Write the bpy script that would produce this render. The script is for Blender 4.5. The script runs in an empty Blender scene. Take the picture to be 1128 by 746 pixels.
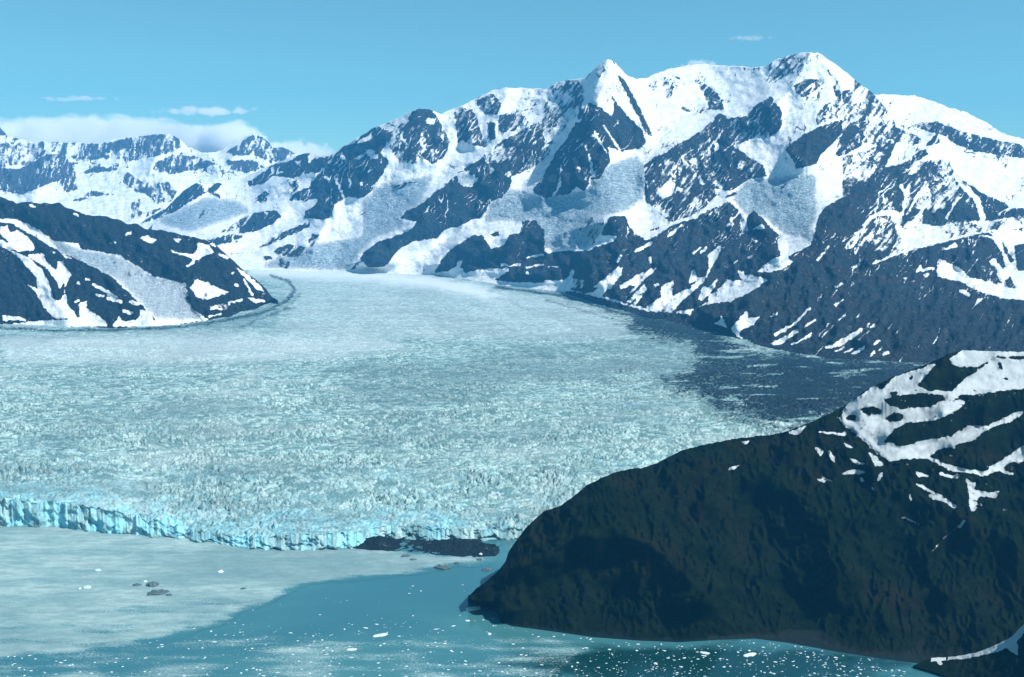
import bpy, bmesh, math, random
import numpy as np
random.seed(4)
R_ = np.random.RandomState(7)
C = bpy.context.scene.collection
sc = bpy.context.scene

# ------------------------------------------------------------------ camera
CAMZ, F, CX, CY, HZ = 900.0, 1210.0, 564.0, 373.0, 235.0
PITCH = math.atan((CY - HZ) / F)
cp, sp = math.cos(PITCH), math.sin(PITCH)
cam_d = bpy.data.cameras.new('camera'); cam = bpy.data.objects.new('camera', cam_d); C.objects.link(cam)
cam.location = (0, 0, CAMZ); cam.rotation_euler = (math.pi/2 - PITCH, 0, 0)
cam_d.sensor_width = 36; cam_d.lens = 36 * F / 1128; cam_d.clip_start = 5; cam_d.clip_end = 200000
sc.camera = cam

def ray(px, py):
    """direction per unit of world Y: returns x/Y and dz/Y of the line of sight"""
    a = (np.asarray(px, float) - CX) / F; b = (CY - np.asarray(py, float)) / F
    dy = cp + b * sp; dz = -sp + b * cp
    return a / dy, dz / dy
def at(px, py, Y):
    sx, sz = ray(px, py)
    return sx * Y, Y, CAMZ + sz * Y
def sea(px, py, z=0.0):
    sx, sz = ray(px, py); Y = (z - CAMZ) / sz
    return sx * Y, Y
def ice_level(Y): return 15 + 0.02 * Y
def on_glacier(px, py):
    sx, sz = ray(px, py); return (15 - CAMZ) / (sz - 0.02)
def proj(X, Y, Z):
    z = Z - CAMZ; d = Y * cp - z * sp; u = Y * sp + z * cp
    return CX + F * X / d, CY - F * u / d

# ------------------------------------------------------------------ noise
def h3(ix, iy, iz, seed):
    with np.errstate(over='ignore'):
        h = (ix.astype(np.uint32) * np.uint32(374761393) + iy.astype(np.uint32) * np.uint32(668265263)
             + iz.astype(np.uint32) * np.uint32(2147483647) + np.uint32(seed * 1274126177 % 4294967295))
        h = (h ^ (h >> np.uint32(13))) * np.uint32(1274126177)
        h = (h ^ (h >> np.uint32(16))) * np.uint32(2246822519)
        return h ^ (h >> np.uint32(15))
def gnoise(x, y, seed=1):
    x = np.asarray(x, float); y = np.asarray(y, float)
    xi = np.floor(x).astype(np.int64); yi = np.floor(y).astype(np.int64)
    xf = x - xi; yf = y - yi
    u = xf*xf*xf*(xf*(xf*6-15)+10); v = yf*yf*yf*(yf*(yf*6-15)+10)
    z = np.zeros_like(xi)
    def g(ox, oy):
        a = h3(xi+ox, yi+oy, z, seed) / 4294967296.0 * 2 * math.pi
        return np.cos(a) * (xf-ox) + np.sin(a) * (yf-oy)
    a = g(0,0); b = g(1,0); c = g(0,1); d = g(1,1)
    return (a + u*(b-a) + v*((c + u*(d-c)) - (a + u*(b-a)))) * 1.5
def fbm(x, y, octs=5, seed=1, gain=.5, lac=2.03):
    s = 0; a = 1.0; t = 0
    for o in range(octs):
        s = s + a * gnoise(x, y, seed + o*17); t += a; a *= gain; x = x*lac + 11.3; y = y*lac - 7.7
    return s / t
def ridged(x, y, octs=5, seed=1, gain=.5, lac=2.07):
    s = 0; a = 1.0; t = 0; w = 1.0
    for o in range(octs):
        n = 1 - np.minimum(1, np.abs(gnoise(x, y, seed + o*31)) * 1.6)
        n = n * n * w; w = np.clip(n * 1.6, 0, 1)
        s = s + a * n; t += a; a *= gain; x = x*lac + 5.1; y = y*lac + 9.2
    return s / t
def worley(x, y, seed=1, jit=.95):
    xi = np.floor(x).astype(np.int64); yi = np.floor(y).astype(np.int64); z = np.zeros_like(xi)
    f1 = np.full(x.shape, 9.0); f2 = np.full(x.shape, 9.0); rid = np.zeros(x.shape)
    for ox in (-1, 0, 1):
        for oy in (-1, 0, 1):
            cx = xi+ox; cy = yi+oy
            ha = h3(cx, cy, z, seed) / 4294967296.0; hb = h3(cx, cy, z, seed+101) / 4294967296.0
            d = np.hypot(cx + .5 + jit*(ha-.5) - x, cy + .5 + jit*(hb-.5) - y)
            near = d < f1
            f2 = np.where(near, f1, np.minimum(f2, d))
            rid = np.where(near, (ha*7.13 + hb*3.7) % 1.0, rid); f1 = np.where(near, d, f1)
    return f1, f2, rid
def sstep(a, b, x):
    t = np.clip((x-a)/(b-a), 0, 1); return t*t*(3-2*t)
def lerp_poly(pts, x):
    p = sorted(pts); return np.interp(x, [q[0] for q in p], [q[1] for q in p])

# ------------------------------------------------------------------ ground-cover maps (where rock, snow and bare ice lie)
MX0, MY0, MW, MH = -260, 0, 1660, 800
class Cover:
    def __init__(s, v): s.a = np.full((MH, MW), float(v))
    def poly(s, pts, v):
        p = np.array(pts, float)
        x0 = max(MX0, int(p[:,0].min())-1); x1 = min(MX0+MW-1, int(p[:,0].max())+2)
        y0 = max(MY0, int(p[:,1].min())-1); y1 = min(MY0+MH-1, int(p[:,1].max())+2)
        if x1 <= x0 or y1 <= y0: return
        acc = np.zeros((y1-y0, x1-x0))
        for ox in (.25, .75):
            for oy in (.25, .75):
                X, Y = np.meshgrid(np.arange(x0, x1)+ox, np.arange(y0, y1)+oy)
                ins = np.zeros(X.shape, bool); j = len(p)-1
                for i in range(len(p)):
                    xa, ya = p[i]; xb, yb = p[j]
                    if ya != yb:
                        ins ^= ((ya > Y) != (yb > Y)) & (X < (xb-xa)*(Y-ya)/(yb-ya)+xa)
                    j = i
                acc += ins * .25
        sub = s.a[y0-MY0:y1-MY0, x0-MX0:x1-MX0]; sub[:] = sub*(1-acc) + v*acc
    def line(s, pts, w, v):
        p = np.array(pts, float)
        x0 = max(MX0, int(p[:,0].min()-w)-1); x1 = min(MX0+MW-1, int(p[:,0].max()+w)+2)
        y0 = max(MY0, int(p[:,1].min()-w)-1); y1 = min(MY0+MH-1, int(p[:,1].max()+w)+2)
        X, Y = np.meshgrid(np.arange(x0, x1)+.5, np.arange(y0, y1)+.5)
        d = np.full(X.shape, 1e9)
        for (xa, ya), (xb, yb) in zip(p[:-1], p[1:]):
            L = max((xb-xa)**2+(yb-ya)**2, 1e-6); t = np.clip(((X-xa)*(xb-xa)+(Y-ya)*(yb-ya))/L, 0, 1)
            d = np.minimum(d, np.hypot(X-xa-t*(xb-xa), Y-ya-t*(yb-ya)))
        acc = np.clip(w/2 + .5 - d, 0, 1)
        sub = s.a[y0-MY0:y1-MY0, x0-MX0:x1-MX0]; sub[:] = sub*(1-acc) + v*acc
    def blur(s, r):
        b = Cover(0); a = s.a
        for _ in range(2):
            for ax in (0, 1):
                k = int(r); pad = [(0,0),(0,0)]; pad[ax] = (k+1, k)
                c = np.cumsum(np.pad(a, pad, mode='edge'), axis=ax)
                n = 2*k+1
                a = (c[n:] - c[:-n])/n if ax == 0 else (c[:, n:] - c[:, :-n])/n
        b.a = a; return b
    def __call__(s, px, py):
        x = np.clip(np.asarray(px)-MX0-.5, 0, MW-1.001); y = np.clip(np.asarray(py)-MY0-.5, 0, MH-1.001)
        xi = x.astype(int); yi = y.astype(int); u = x-xi; v = y-yi
        A = s.a
        return (A[yi,xi]*(1-u)+A[yi,xi+1]*u)*(1-v) + (A[yi+1,xi]*(1-u)+A[yi+1,xi+1]*u)*v
def tile(ox, oy, k=4.975):
    return lambda pts: [(ox + x/k, oy + y/k) for x, y in pts]

# ------------------------------------------------------------------ mesh helpers
def mesh_object(name, V, quads, mats, attrs=None, smooth=True):
    me = bpy.data.meshes.new(name)
    n = len(V); me.vertices.add(n); me.vertices.foreach_set('co', np.ascontiguousarray(V, np.float32).ravel())
    m = len(quads); me.loops.add(m*4); me.polygons.add(m)
    me.loops.foreach_set('vertex_index', np.ascontiguousarray(quads, np.int32).ravel())
    me.polygons.foreach_set('loop_start', np.arange(0, m*4, 4, dtype=np.int32))
    me.update(calc_edges=True); me.validate()
    if smooth: me.polygons.foreach_set('use_smooth', np.ones(len(me.polygons), bool))
    for k, a in (attrs or {}).items():
        at_ = me.attributes.new(k, 'FLOAT', 'POINT'); at_.data.foreach_set('value', np.ascontiguousarray(a, np.float32).ravel())
    me.materials.append(mats)
    o = bpy.data.objects.new(name, me); C.objects.link(o); return o
def grid_quads(nr, nc, flip=False):
    i = np.arange(nr*nc).reshape(nr, nc)
    q = np.stack([i[:-1,:-1], i[:-1,1:], i[1:,1:], i[1:,:-1]], -1).reshape(-1, 4)
    return q[:, ::-1] if flip else q
def tag(o, label, cat=None, group=None, kind=None):
    o['label'] = label
    if cat: o['category'] = cat
    if group: o['group'] = group
    if kind: o['kind'] = kind
    return o

# ------------------------------------------------------------------ materials
class NT:
    def __init__(s, name):
        s.m = bpy.data.materials.new(name); s.m.use_nodes = True; s.t = s.m.node_tree; s.t.nodes.clear()
        s.out = s.n('ShaderNodeOutputMaterial')
    def n(s, typ, **kw):
        nd = s.t.nodes.new(typ)
        for k, v in kw.items():
            if k.startswith('i_'):
                key = k[2:]; key = int(key) if key.isdigit() else key
                if hasattr(v, 'is_linked') or isinstance(v, bpy.types.NodeSocket): s.t.links.new(v, nd.inputs[key])
                else: nd.inputs[key].default_value = v
            else: setattr(nd, k, v)
        return nd
    def link(s, a, b): s.t.links.new(a, b)
    def attr(s, name): return s.n('ShaderNodeAttribute', attribute_name=name).outputs['Fac']
    def pos(s, sx=1, sy=1, sz=1):
        g = s.n('ShaderNodeNewGeometry').outputs['Position']
        return s.n('ShaderNodeMapping', i_0=g, i_3=(sx, sy, sz)).outputs[0]
    def noise(s, vec, scale, detail=4, rough=.55, dist=0):
        return s.n('ShaderNodeTexNoise', i_Vector=vec, i_Scale=scale, i_Detail=float(detail), i_Roughness=rough, i_Distortion=float(dist)).outputs['Fac']
    def math(s, op, a, b=0.0, c=0.0, clamp=False):
        nd = s.n('ShaderNodeMath', operation=op, use_clamp=clamp)
        for i, v in enumerate((a, b, c)):
            if isinstance(v, bpy.types.NodeSocket): s.link(v, nd.inputs[i])
            else: nd.inputs[i].default_value = v
        return nd.outputs[0]
    def ramp(s, x, a, b, lo=0.0, hi=1.0):
        return s.n('ShaderNodeMapRange', interpolation_type='SMOOTHSTEP', i_Value=x, i_1=a, i_2=b, i_3=lo, i_4=hi).outputs[0]
    def mix(s, f, a, b):
        nd = s.n('ShaderNodeMix', data_type='RGBA')
        for i, v in ((0, f), (6, a), (7, b)):
            if isinstance(v, bpy.types.NodeSocket): s.link(v, nd.inputs[i])
            else: nd.inputs[i].default_value = v if i == 0 else (*v, 1)
        return nd.outputs[2]
    def bump(s, h, dist, strength=1.0):
        return s.n('ShaderNodeBump', i_Height=h, i_Distance=dist, i_Strength=strength).outputs[0]
    def bsdf(s, col, rough=.8, normal=None, spec=.2, **kw):
        b = s.n('ShaderNodeBsdfPrincipled')
        if isinstance(col, bpy.types.NodeSocket): s.link(col, b.inputs['Base Color'])
        else: b.inputs['Base Color'].default_value = (*col, 1)
        if isinstance(rough, bpy.types.NodeSocket): s.link(rough, b.inputs['Roughness'])
        else: b.inputs['Roughness'].default_value = rough
        b.inputs['Specular IOR Level'].default_value = spec
        if normal is not None: s.link(normal, b.inputs['Normal'])
        return b.outputs[0]
    def done(s, sh): s.link(sh, s.out.inputs['Surface']); return s.m

def mountain_material(name, rock_a, rock_b, brown, sc_m):
    """sc_m: size in metres of the finest rock detail"""
    t = NT(name); p = t.pos()
    n1 = t.noise(p, 1/(sc_m*9), 6, .6); n2 = t.noise(p, 1/(sc_m*2.2), 5, .6); n3 = t.noise(p, 1/(sc_m*30), 3)
    st = t.noise(t.pos(1, .8, .22), 1/(sc_m*3.6), 5, .62, .4); st2 = t.noise(t.pos(1, 1, .3), 1/(sc_m*12), 4, .6, .6)
    fl = t.math('ADD', t.math('MULTIPLY', t.math('SUBTRACT', st, .5), .9), t.math('MULTIPLY', t.math('SUBTRACT', st2, .5), .7))
    r = t.math('ADD', t.attr('rock'), t.math('ADD', fl, t.math('MULTIPLY', t.math('SUBTRACT', n2, .5), .35)))
    rk = t.ramp(r, .36, .66)
    rock = t.mix(n1, rock_a, rock_b); rock = t.mix(t.ramp(n3, .48, .68), rock, brown)
    rock = t.mix(t.ramp(n2, .62, .78, 0, .5), rock, tuple(x*.5 for x in rock_a)); rock = t.mix(t.ramp(st, .52, .72, 0, .30), rock, (.22, .25, .27))
    snow = t.mix(t.ramp(n1, .40, .72), (.80, .81, .81), (.54, .60, .63))
    cr = t.noise(t.pos(1, 1, 3.2), 1/(sc_m*6), 6, .68)
    ice = t.mix(t.ramp(cr, .36, .64), (.13,.25,.33), (.52,.65,.71))
    ic = t.ramp(t.math('ADD', t.attr('ice'), t.math('MULTIPLY', t.math('SUBTRACT', n2, .5), .5)), .25, .75)
    cov = t.mix(ic, snow, ice)
    col = t.mix(rk, cov, rock)
    bh = t.math('MULTIPLY', t.math('ADD', n2, t.math('MULTIPLY', n1, 1.5)), t.math('ADD', t.math('MULTIPLY', rk, .8), t.math('ADD', .2, t.math('MULTIPLY', ic, .5))))
    return t.done(t.bsdf(col, t.math('ADD', .55, t.math('MULTIPLY', rk, .35)), t.bump(bh, sc_m*4.5, 1.0), .03))

# ------------------------------------------------------------------ mountains: columns of ground from the foot line up to the crest and down the far side
def massif(name, mat, x0, x1, step, rows, foot, foot_Y, crest, crest_Y, cover, ice, ridges, push, namp, lam,
           skew=.8, back=26, back_len=90, back_drop=.55, jag=1.0, even=40, ribs=1.0, frag=0.0, ground_Y=lambda x, y, t: np.where(y > 270, on_glacier(x, np.maximum(y, 262)), 1e6), seed=3, warp=1.5, foot_fade=.06, floor=-5.0, mixamp=.62):
    px1 = np.arange(x0, x1+step, step); nc = len(px1)
    fy = lerp_poly(foot, px1); cy = lerp_poly(crest, px1)
    cy = cy + jag*(fbm(px1/9.0, px1*0+.3, 4, seed+50)*2.0); cy = np.minimum(cy, fy-.4)
    FY = foot_Y(px1, fy); KY = lerp_poly(crest_Y, px1)*1000
    KY = np.maximum(KY, FY+30)
    t = np.linspace(0, 1, rows)[:, None]
    PX = np.repeat(px1[None], rows, 0); PY = fy[None] + (cy-fy)[None]*t
    def ease(a, w):
        k = max(1, int(w/step)); p = np.pad(a, (k, k), mode='reflect', reflect_type='odd')
        ker = np.hanning(2*k+3)[1:-1]; return np.convolve(p, ker/ker.sum(), 'valid')
    fs, cs_ = ease(fy, even), ease(lerp_poly(crest, px1), even); Fs, Ks = ease(FY, even), ease(KY, even)
    tsm = np.clip((fs[None]-PY)/np.maximum(fs-cs_, 6)[None], -.08, 1.25)
    base = Fs[None] + (Ks-Fs)[None]*tsm
    base = base + (FY-base[0])[None]*np.exp(-(fy[None]-PY)/5.0)
    blurred = cover.blur(6)
    Rb = blurred(PX, PY)
    off = -push * (Rb - blurred(px1, cy+2)[None]*0)          # rock stands forward, snow lies back
    for pts, A, w in ridges:
        d = np.full(PX.shape, 1e9)
        for (xa, ya), (xb, yb) in zip(pts[:-1], pts[1:]):
            L = (xb-xa)**2+(yb-ya)**2; tt = np.clip(((PX-xa)*(xb-xa)+(PY-ya)*(yb-ya))/L, 0, 1)
            d = np.minimum(d, np.hypot(PX-xa-tt*(xb-xa), PY-ya-tt*(yb-ya)))
        off -= A*np.maximum(0, 1-d/w)**1.3
    q = math.hypot(1, skew)
    U = (PX + skew*PY)/q; V = (PY - skew*PX)/q
    wx = fbm(PX/lam, PY/lam, 3, seed+7)*lam*.35; 
    rn = ridged((U+wx)/lam, (V+wx)*.38/lam, 6, seed, .52)
    rn2 = ridged((PX-wx*.6)/(lam*.45), (PY)*.5/(lam*.45), 5, seed+9, .55)
    fn = fbm(PX/(lam*.35), PY/(lam*.35), 5, seed+4, .55)
    Rl = np.clip(cover.blur(2)(PX, PY)*1.1, 0, 1)
    sm = fbm(PX/(lam*1.1), PY/(lam*.6), 3, seed+14)
    off -= namp*(Rl*(.9*(rn-.35) + .6*(rn2-.35)) + (.30+.35*Rl)*fn + .5*sm + Rl*.40*(ridged(U/10, V/18, 4, seed+41)-.35))
    edge = np.minimum(1, np.minimum(t/foot_fade, 1))
    off = off*edge
    Y = base + off
    # ease the places that would overhang
    eps = ((KY-FY)/rows)[None]*.12
    def box(A, k):
        for ax in (0, 1):
            pad = [(0,0),(0,0)]; pad[ax] = (k+1, k); c = np.cumsum(np.pad(A, pad, mode='edge'), axis=ax); n = 2*k+1
            A = (c[n:]-c[:-n])/n if ax == 0 else (c[:, n:]-c[:, :-n])/n
        return A
    D = Y - base
    for it in range(24):
        bad = np.zeros(Y.shape); bad[1:] = (np.diff(base + D, axis=0) < eps)
        if bad.mean() < .002: break
        wgt = np.clip(box(bad, 3)*4, 0, 1)
        D = D*(1-wgt) + box(D, 2)*wgt
    Y = base + D
    Y = np.minimum(Y, ground_Y(PX, PY, t))
    X, _, Z = at(PX, PY, Y)
    w1 = fbm(PX/5, PY/5, 3, seed+20)*warp; w2 = fbm(PX/5, PY/5, 3, seed+21)*warp
    rock = cover(PX+w1, PY+w2); icev = ice(PX+w1*2, PY+w2)
    gul = (rn-.38)*.8 + (rn2-.36)*.9 + fbm(U/3.4, V/13, 3, seed+33)*1.15 + fbm(PX/3.2, PY/4.2, 3, seed+34)*.4
    rock = rock + mixamp*gul*np.clip(4*rock*(1.07-rock), 0, 1)
    if mixamp > 0:      # snow-filled couloirs in the rock, rock ribs in the high snow
        wv = fbm(PX/12, PY/12, 3, seed+60)*1.0
        l1 = np.abs(gnoise(U/6.5 + wv*.6, V/42, seed+61)); l2 = np.abs(gnoise((PX+.15*PY)/7 + wv*.6, PY/44, seed+62)); l3 = np.abs(gnoise((PX-.5*PY)/7 + wv, PY/20, seed+63))
        reg = sstep(-.12, .22, fbm(PX/34, PY/28, 3, seed+64)); reg2 = sstep(0, .25, fbm(PX/26, PY/22, 3, seed+65))
        high = sstep(.10, .45, t)
        cl = np.maximum(sstep(.11, .02, l1)*reg, sstep(.10, .02, l2)*sstep(.0, .3, fbm(PX/30, PY/30, 3, seed+66)))
        rock = rock - .75*ribs*cl*high*sstep(.3, .6, rock)
        rock = rock + .62*ribs*np.maximum(sstep(.10, .02, l3), sstep(.08, .02, l1))*reg2*sstep(.35, .7, t)*(icev < .3)*sstep(.5, .2, rock)
    if frag > 0:        # thawing snow edge: islands of ground in the snow, scraps of snow on the ground
        zone = sstep(1.0, .72, cover.blur(9)(PX, PY))
        rock = rock + frag*zone*(1.1*fbm((PX+.6*PY)/10, (PY-.3*PX)/5, 5, seed+90, .6) - .02)
    # skirt below the foot
    nb = np.array([[40.0], [15.0]])
    sX, sY, sZ = X[:1]*(1-nb/Y[:1]), Y[:1]-nb, np.maximum(Z[:1]-nb*1.5, floor)
    # far side
    k = np.arange(1, back+1)[:, None]
    bl = back_len*(k + .06*k*k)
    bn = fbm(np.repeat(px1[None]/lam*2, back, 0), np.repeat(k/6.0, nc, 1), 4, seed+70)*np.minimum(bl, 300)*.3
    bY = Y[-1:]+bl; bZ = np.maximum(Z[-1:]-back_drop*bl*(1+.25*np.sin(k*.7)*0)-np.abs(bn)*.7, floor); bX = X[-1:]*bY/Y[-1:]
    X = np.vstack([sX, X, bX]); Y = np.vstack([sY, Y, bY]); Z = np.vstack([sZ, Z, bZ])
    rock = np.vstack([rock[:1], rock[:1], rock, np.clip(.45+.5*fbm(bX/900, bY/900, 4, seed+80), 0, 1)])
    icev = np.vstack([icev[:1], icev[:1], icev, bZ*0])
    V3 = np.stack([X, Y, Z], -1).reshape(-1, 3)
    return mesh_object(name, V3, grid_quads(X.shape[0], nc), mat, {'rock': rock, 'ice': icev})

def paint(cov, items, T):
    for it in items:
        if len(it) == 2: cov.poly(T(it[1]), it[0])
        else: cov.line(T(it[1]), it[2], it[0])

# ---- main massif cover
rock = Cover(0.0); ice = Cover(0.0)
T1, T2, T3, T4, T5 = tile(280,80), tile(440,50), tile(600,40), tile(780,40), tile(928,80)
T6, T7, T8, T9, T10, T11, T12 = tile(220,180), tile(400,180), tile(560,170), tile(700,160), tile(780,260), tile(928,200), tile(620,260)
TB = tile(150,120)
# broad dark lower slopes on the right
rock.poly([(640,310),(700,290),(700,270),(790,245),(850,265),(862,285),(893,270),(900,245),(906,230),(930,216),(965,203),(1010,190),(1060,205),(1112,226),(1390,255),(1390,430),(900,410),(800,372),(690,345),(620,324)], .95)
paint(rock, [
 (.9,[(0,585),(40,560),(130,495),(200,480),(300,430),(340,470),(440,450),(420,480),(360,530),(320,560),(230,570),(110,560),(60,570),(40,600),(0,615)]),
 (0,[(290,440),(345,450),(300,505)]), (0,[(225,490),(260,475),(245,510)]),
 (.95,[(550,385),(600,330),(680,290),(730,330),(720,400),(690,440),(740,480),(720,520),(700,560),(660,600),(650,640),(600,690),(520,680),(440,715),(430,746),(330,746),(350,690),(200,700),(210,670),(300,620),(340,570),(420,490),(440,450),(500,400)]),
 (0,[(555,385),(640,335),(650,360),(580,390)]), (.2,[(590,410),(660,430),(680,470),(640,470)]), (0,[(435,575),(465,630),(490,690)],2.0), (0,[(510,615),(500,640),(480,640)]),
 (.62,[(840,250),(900,195),(960,195),(995,220),(995,500),(960,440),(915,510),(840,480),(780,470),(730,400),(720,320),(800,310),(740,290),(850,270)]),
 (.8,[(760,630),(820,600),(890,600),(830,620),(790,640)]), (.9,[(0,690),(60,650),(90,660),(30,715)]), (.8,[(170,655),(240,570),(230,620)]),
], T1)
paint(rock, [
 (.88,[(45,410),(70,360),(120,345),(190,370),(230,430),(280,520),(260,580),(240,620),(180,655),(120,600),(140,520),(110,450)]),
 (.62,[(0,440),(110,440),(150,540),(110,660),(60,640),(0,660)]), (0,[(150,400),(200,400),(190,440),(150,430)]),
 (.85,[(300,360),(380,335),(420,380),(440,440),(480,560),(390,550),(350,520),(320,535),(305,430)]),
 (.58,[(420,300),(510,265),(560,310),(540,380),(470,380),(430,340)]), (.9,[(480,420),(520,420),(530,510),(490,525)]),
 (.62,[(545,380),(620,360),(690,390),(720,430),(660,470),(600,470),(560,490),(545,450)]),
 (.65,[(800,250),(850,210),(870,200),(840,290),(800,340),(800,300)]), (.5,[(700,260),(780,250),(780,300),(720,310)]),
 (.85,[(570,520),(700,450),(790,400),(830,350),(840,430),(840,520),(820,600),(760,650),(700,690),(600,720),(580,640),(520,560)]),
 (.95,[(280,746),(380,660),(460,610),(500,680),(520,746)]), (.62,[(480,600),(560,540),(640,560),(650,650),(560,746),(520,700)]),
 (.6,[(880,330),(995,250),(995,380),(930,420),(890,400)]), (.95,[(770,746),(860,600),(930,500),(995,440),(995,746)]),
], T2)
paint(rock, [
 (.52,[(0,310),(80,240),(190,245),(215,290),(215,360),(150,470),(90,560),(40,600),(0,680)]),
 (.95,[(0,746),(60,640),(130,540),(200,400),(240,360),(300,385),(370,440),(380,370),(360,310),(400,370),(470,450),(540,520),(560,590),(500,620),(420,630),(350,610),(360,690),(320,746)]),
 (.1,[(325,490),(370,560),(410,620)],2.0), (.1,[(270,520),(340,640)],1.8), (.15,[(225,600),(250,680),(260,746)],1.8),
 (.92,[(400,215),(440,240),(500,350),(560,480),(600,550),(570,550),(500,420),(430,280)]), (.9,[(280,205),(310,215),(300,230)]),
 (.45,[(560,260),(640,220),(720,240),(690,350),(620,330)]), (.75,[(830,240),(890,260),(960,330),(980,400),(920,400),(880,340)]),
 (.86,[(560,746),(600,680),(720,600),(790,560),(870,510),(960,420),(995,440),(995,746)]), (.1,[(760,620),(790,720)],3), (.6,[(830,380),(880,400),(850,430)]),
], T3)
paint(rock, [
 (.72,[(0,320),(80,350),(80,400),(0,400)]),
 (.74,[(0,500),(80,450),(210,440),(240,390),(340,330),(400,400),(410,480),(380,530),(320,560),(270,540),(240,570),(140,600),(180,640),(230,700),(240,746),(0,746)]),
 (.42,[(290,190),(330,150),(480,90),(560,95),(570,150),(470,180),(380,250),(330,260)]), (.72,[(470,270),(540,230),(640,250),(600,290),(520,340),(480,310)]),  # first polygon: shade on the right peak's left face painted as part rock
 (.72,[(580,440),(640,380),(700,340),(740,440),(680,460),(600,490)]),
 (.97,[(420,620),(490,560),(600,500),(740,450),(760,490),(700,570),(620,650),(600,700),(480,730),(470,680)]),
 (.62,[(650,170),(720,250),(740,420),(800,340),(800,200),(860,270),(930,340),(960,420),(900,470),(830,560),(760,600),(690,640),(700,590),(770,480),(730,420),(690,300)]),
 (.9,[(690,650),(780,560),(860,480),(870,560),(830,610),(720,660)]), (.58,[(880,480),(995,440),(995,590),(920,600)]),
], T4)
paint(rock, [
 (.56,[(0,100),(130,80),(200,150),(270,230),(300,300),(400,340),(440,370),(400,400),(300,380),(200,400),(80,380),(60,420),(0,460)]),
 (.9,[(0,320),(90,290),(110,320),(0,390)]),
 (.78,[(380,290),(430,270),(520,270),(600,300),(680,330),(800,360),(900,380),(960,390),(1090,440),(1200,480),(995,470),(830,450),(720,430),(620,390),(540,340),(450,320)]),
 (.97,[(455,400),(520,330),(545,360),(530,410)]),
 (.5,[(0,460),(200,400),(300,370),(200,560),(60,680),(0,690)]),
 (.88,[(0,700),(60,660),(140,590),(200,500),(260,400),(300,370),(280,420),(230,520),(330,500),(420,430),(460,420),(470,450),(400,500),(320,560),(380,520),(340,600),(330,680),(340,746),(0,746)]),
 (.62,[(420,480),(580,480),(640,580),(700,600),(740,680),(830,720),(870,746),(340,746),(340,640),(400,560)]),
 (.97,[(700,610),(760,660),(860,700),(930,746),(720,746)]),
 (0,[(480,400),(560,380),(700,430),(830,460),(1100,480),(1700,600),(1700,800),(1100,740),(930,745),(860,700),(760,655),(640,570),(600,490),(470,450)]),
], T5)
paint(rock, [
 (.93,[(400,0),(700,0),(640,60),(560,60),(510,80),(400,70),(350,110),(270,130),(260,100),(330,60)]),
 (.96,[(700,0),(995,0),(995,60),(940,150),(880,190),(820,170),(740,220),(720,300),(680,310),(570,300),(580,260),(660,220),(640,190),(580,210),(490,200),(520,170),(600,130),(660,60)]),
 (.05,[(740,80),(770,140),(795,195)],2.4), (0,[(560,60),(630,50),(600,130),(560,140)]), (0,[(690,75),(705,85)],3),
 (.93,[(210,380),(300,270),(420,255),(450,290),(400,330),(320,370),(240,385)]), (.8,[(100,380),(180,330),(240,300),(270,290),(220,370)]),
 (.9,[(40,420),(180,385),(240,400),(210,430),(100,450),(60,440)]), (.78,[(300,470),(400,400),(520,350),(620,310),(600,350),(480,400),(400,440),(330,470)]),
 (.8,[(590,430),(620,380),(660,390),(620,470)]), (.68,[(400,480),(480,440),(590,460),(610,500),(500,520),(430,500)]), (.9,[(350,510),(390,505),(400,525),(360,530)]),
 (.6,[(160,495),(330,485),(300,500)]), (.65,[(430,560),(440,520),(500,540),(480,580)]), (.7,[(500,160),(560,80),(540,140),(490,180)]), (.75,[(330,215),(380,160),(375,200),(340,220)]),
 (.6,[(30,160),(80,120),(110,130),(60,150)]), (.6,[(280,430),(330,420),(290,440)]), (.5,[(110,470),(170,470),(180,500),(120,490)]),
 (.85,[(870,290),(960,235),(900,280)]), (.88,[(820,590),(890,500),(995,440),(995,570),(920,570),(890,540),(850,580)]),
], T6)
paint(rock, [
 (.96,[(200,300),(240,260),(330,215),(390,160),(480,90),(590,0),(820,0),(810,130),(760,190),(700,210),(650,300),(590,310),(520,350),(480,350),(430,380),(410,410),(270,430),(190,480),(120,570),(20,560),(0,490),(80,430),(200,390),(270,360),(290,320)]),
 (.1,[(530,50),(580,40),(600,90),(640,70),(600,130),(550,130),(520,100)]), (.2,[(690,0),(720,40),(700,60)]), (.3,[(760,60),(840,20),(800,80)]),
 (.95,[(390,600),(430,530),(480,470),(590,400),(650,390),(680,440),(740,450),(790,400),(870,370),(870,310),(995,310),(995,500),(900,520),(860,560),(740,580),(650,580),(560,600),(520,560),(470,590)]),
 (.05,[(800,330),(870,320),(860,380),(800,390),(770,450),(700,470),(670,420),(740,400)]), (.9,[(700,385),(740,370),(750,395),(710,405)]), (.3,[(520,600),(510,550),(550,520),(530,570)]),
 (.92,[(720,640),(800,590),(900,580),(995,590),(995,655),(800,650)]), (.1,[(760,555),(850,560)],3), (.1,[(900,575),(985,565)],3), (.7,[(280,590),(370,570),(330,590)]),
 (.85,[(170,135),(230,105),(290,100),(210,140)]),
], T7)
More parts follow.
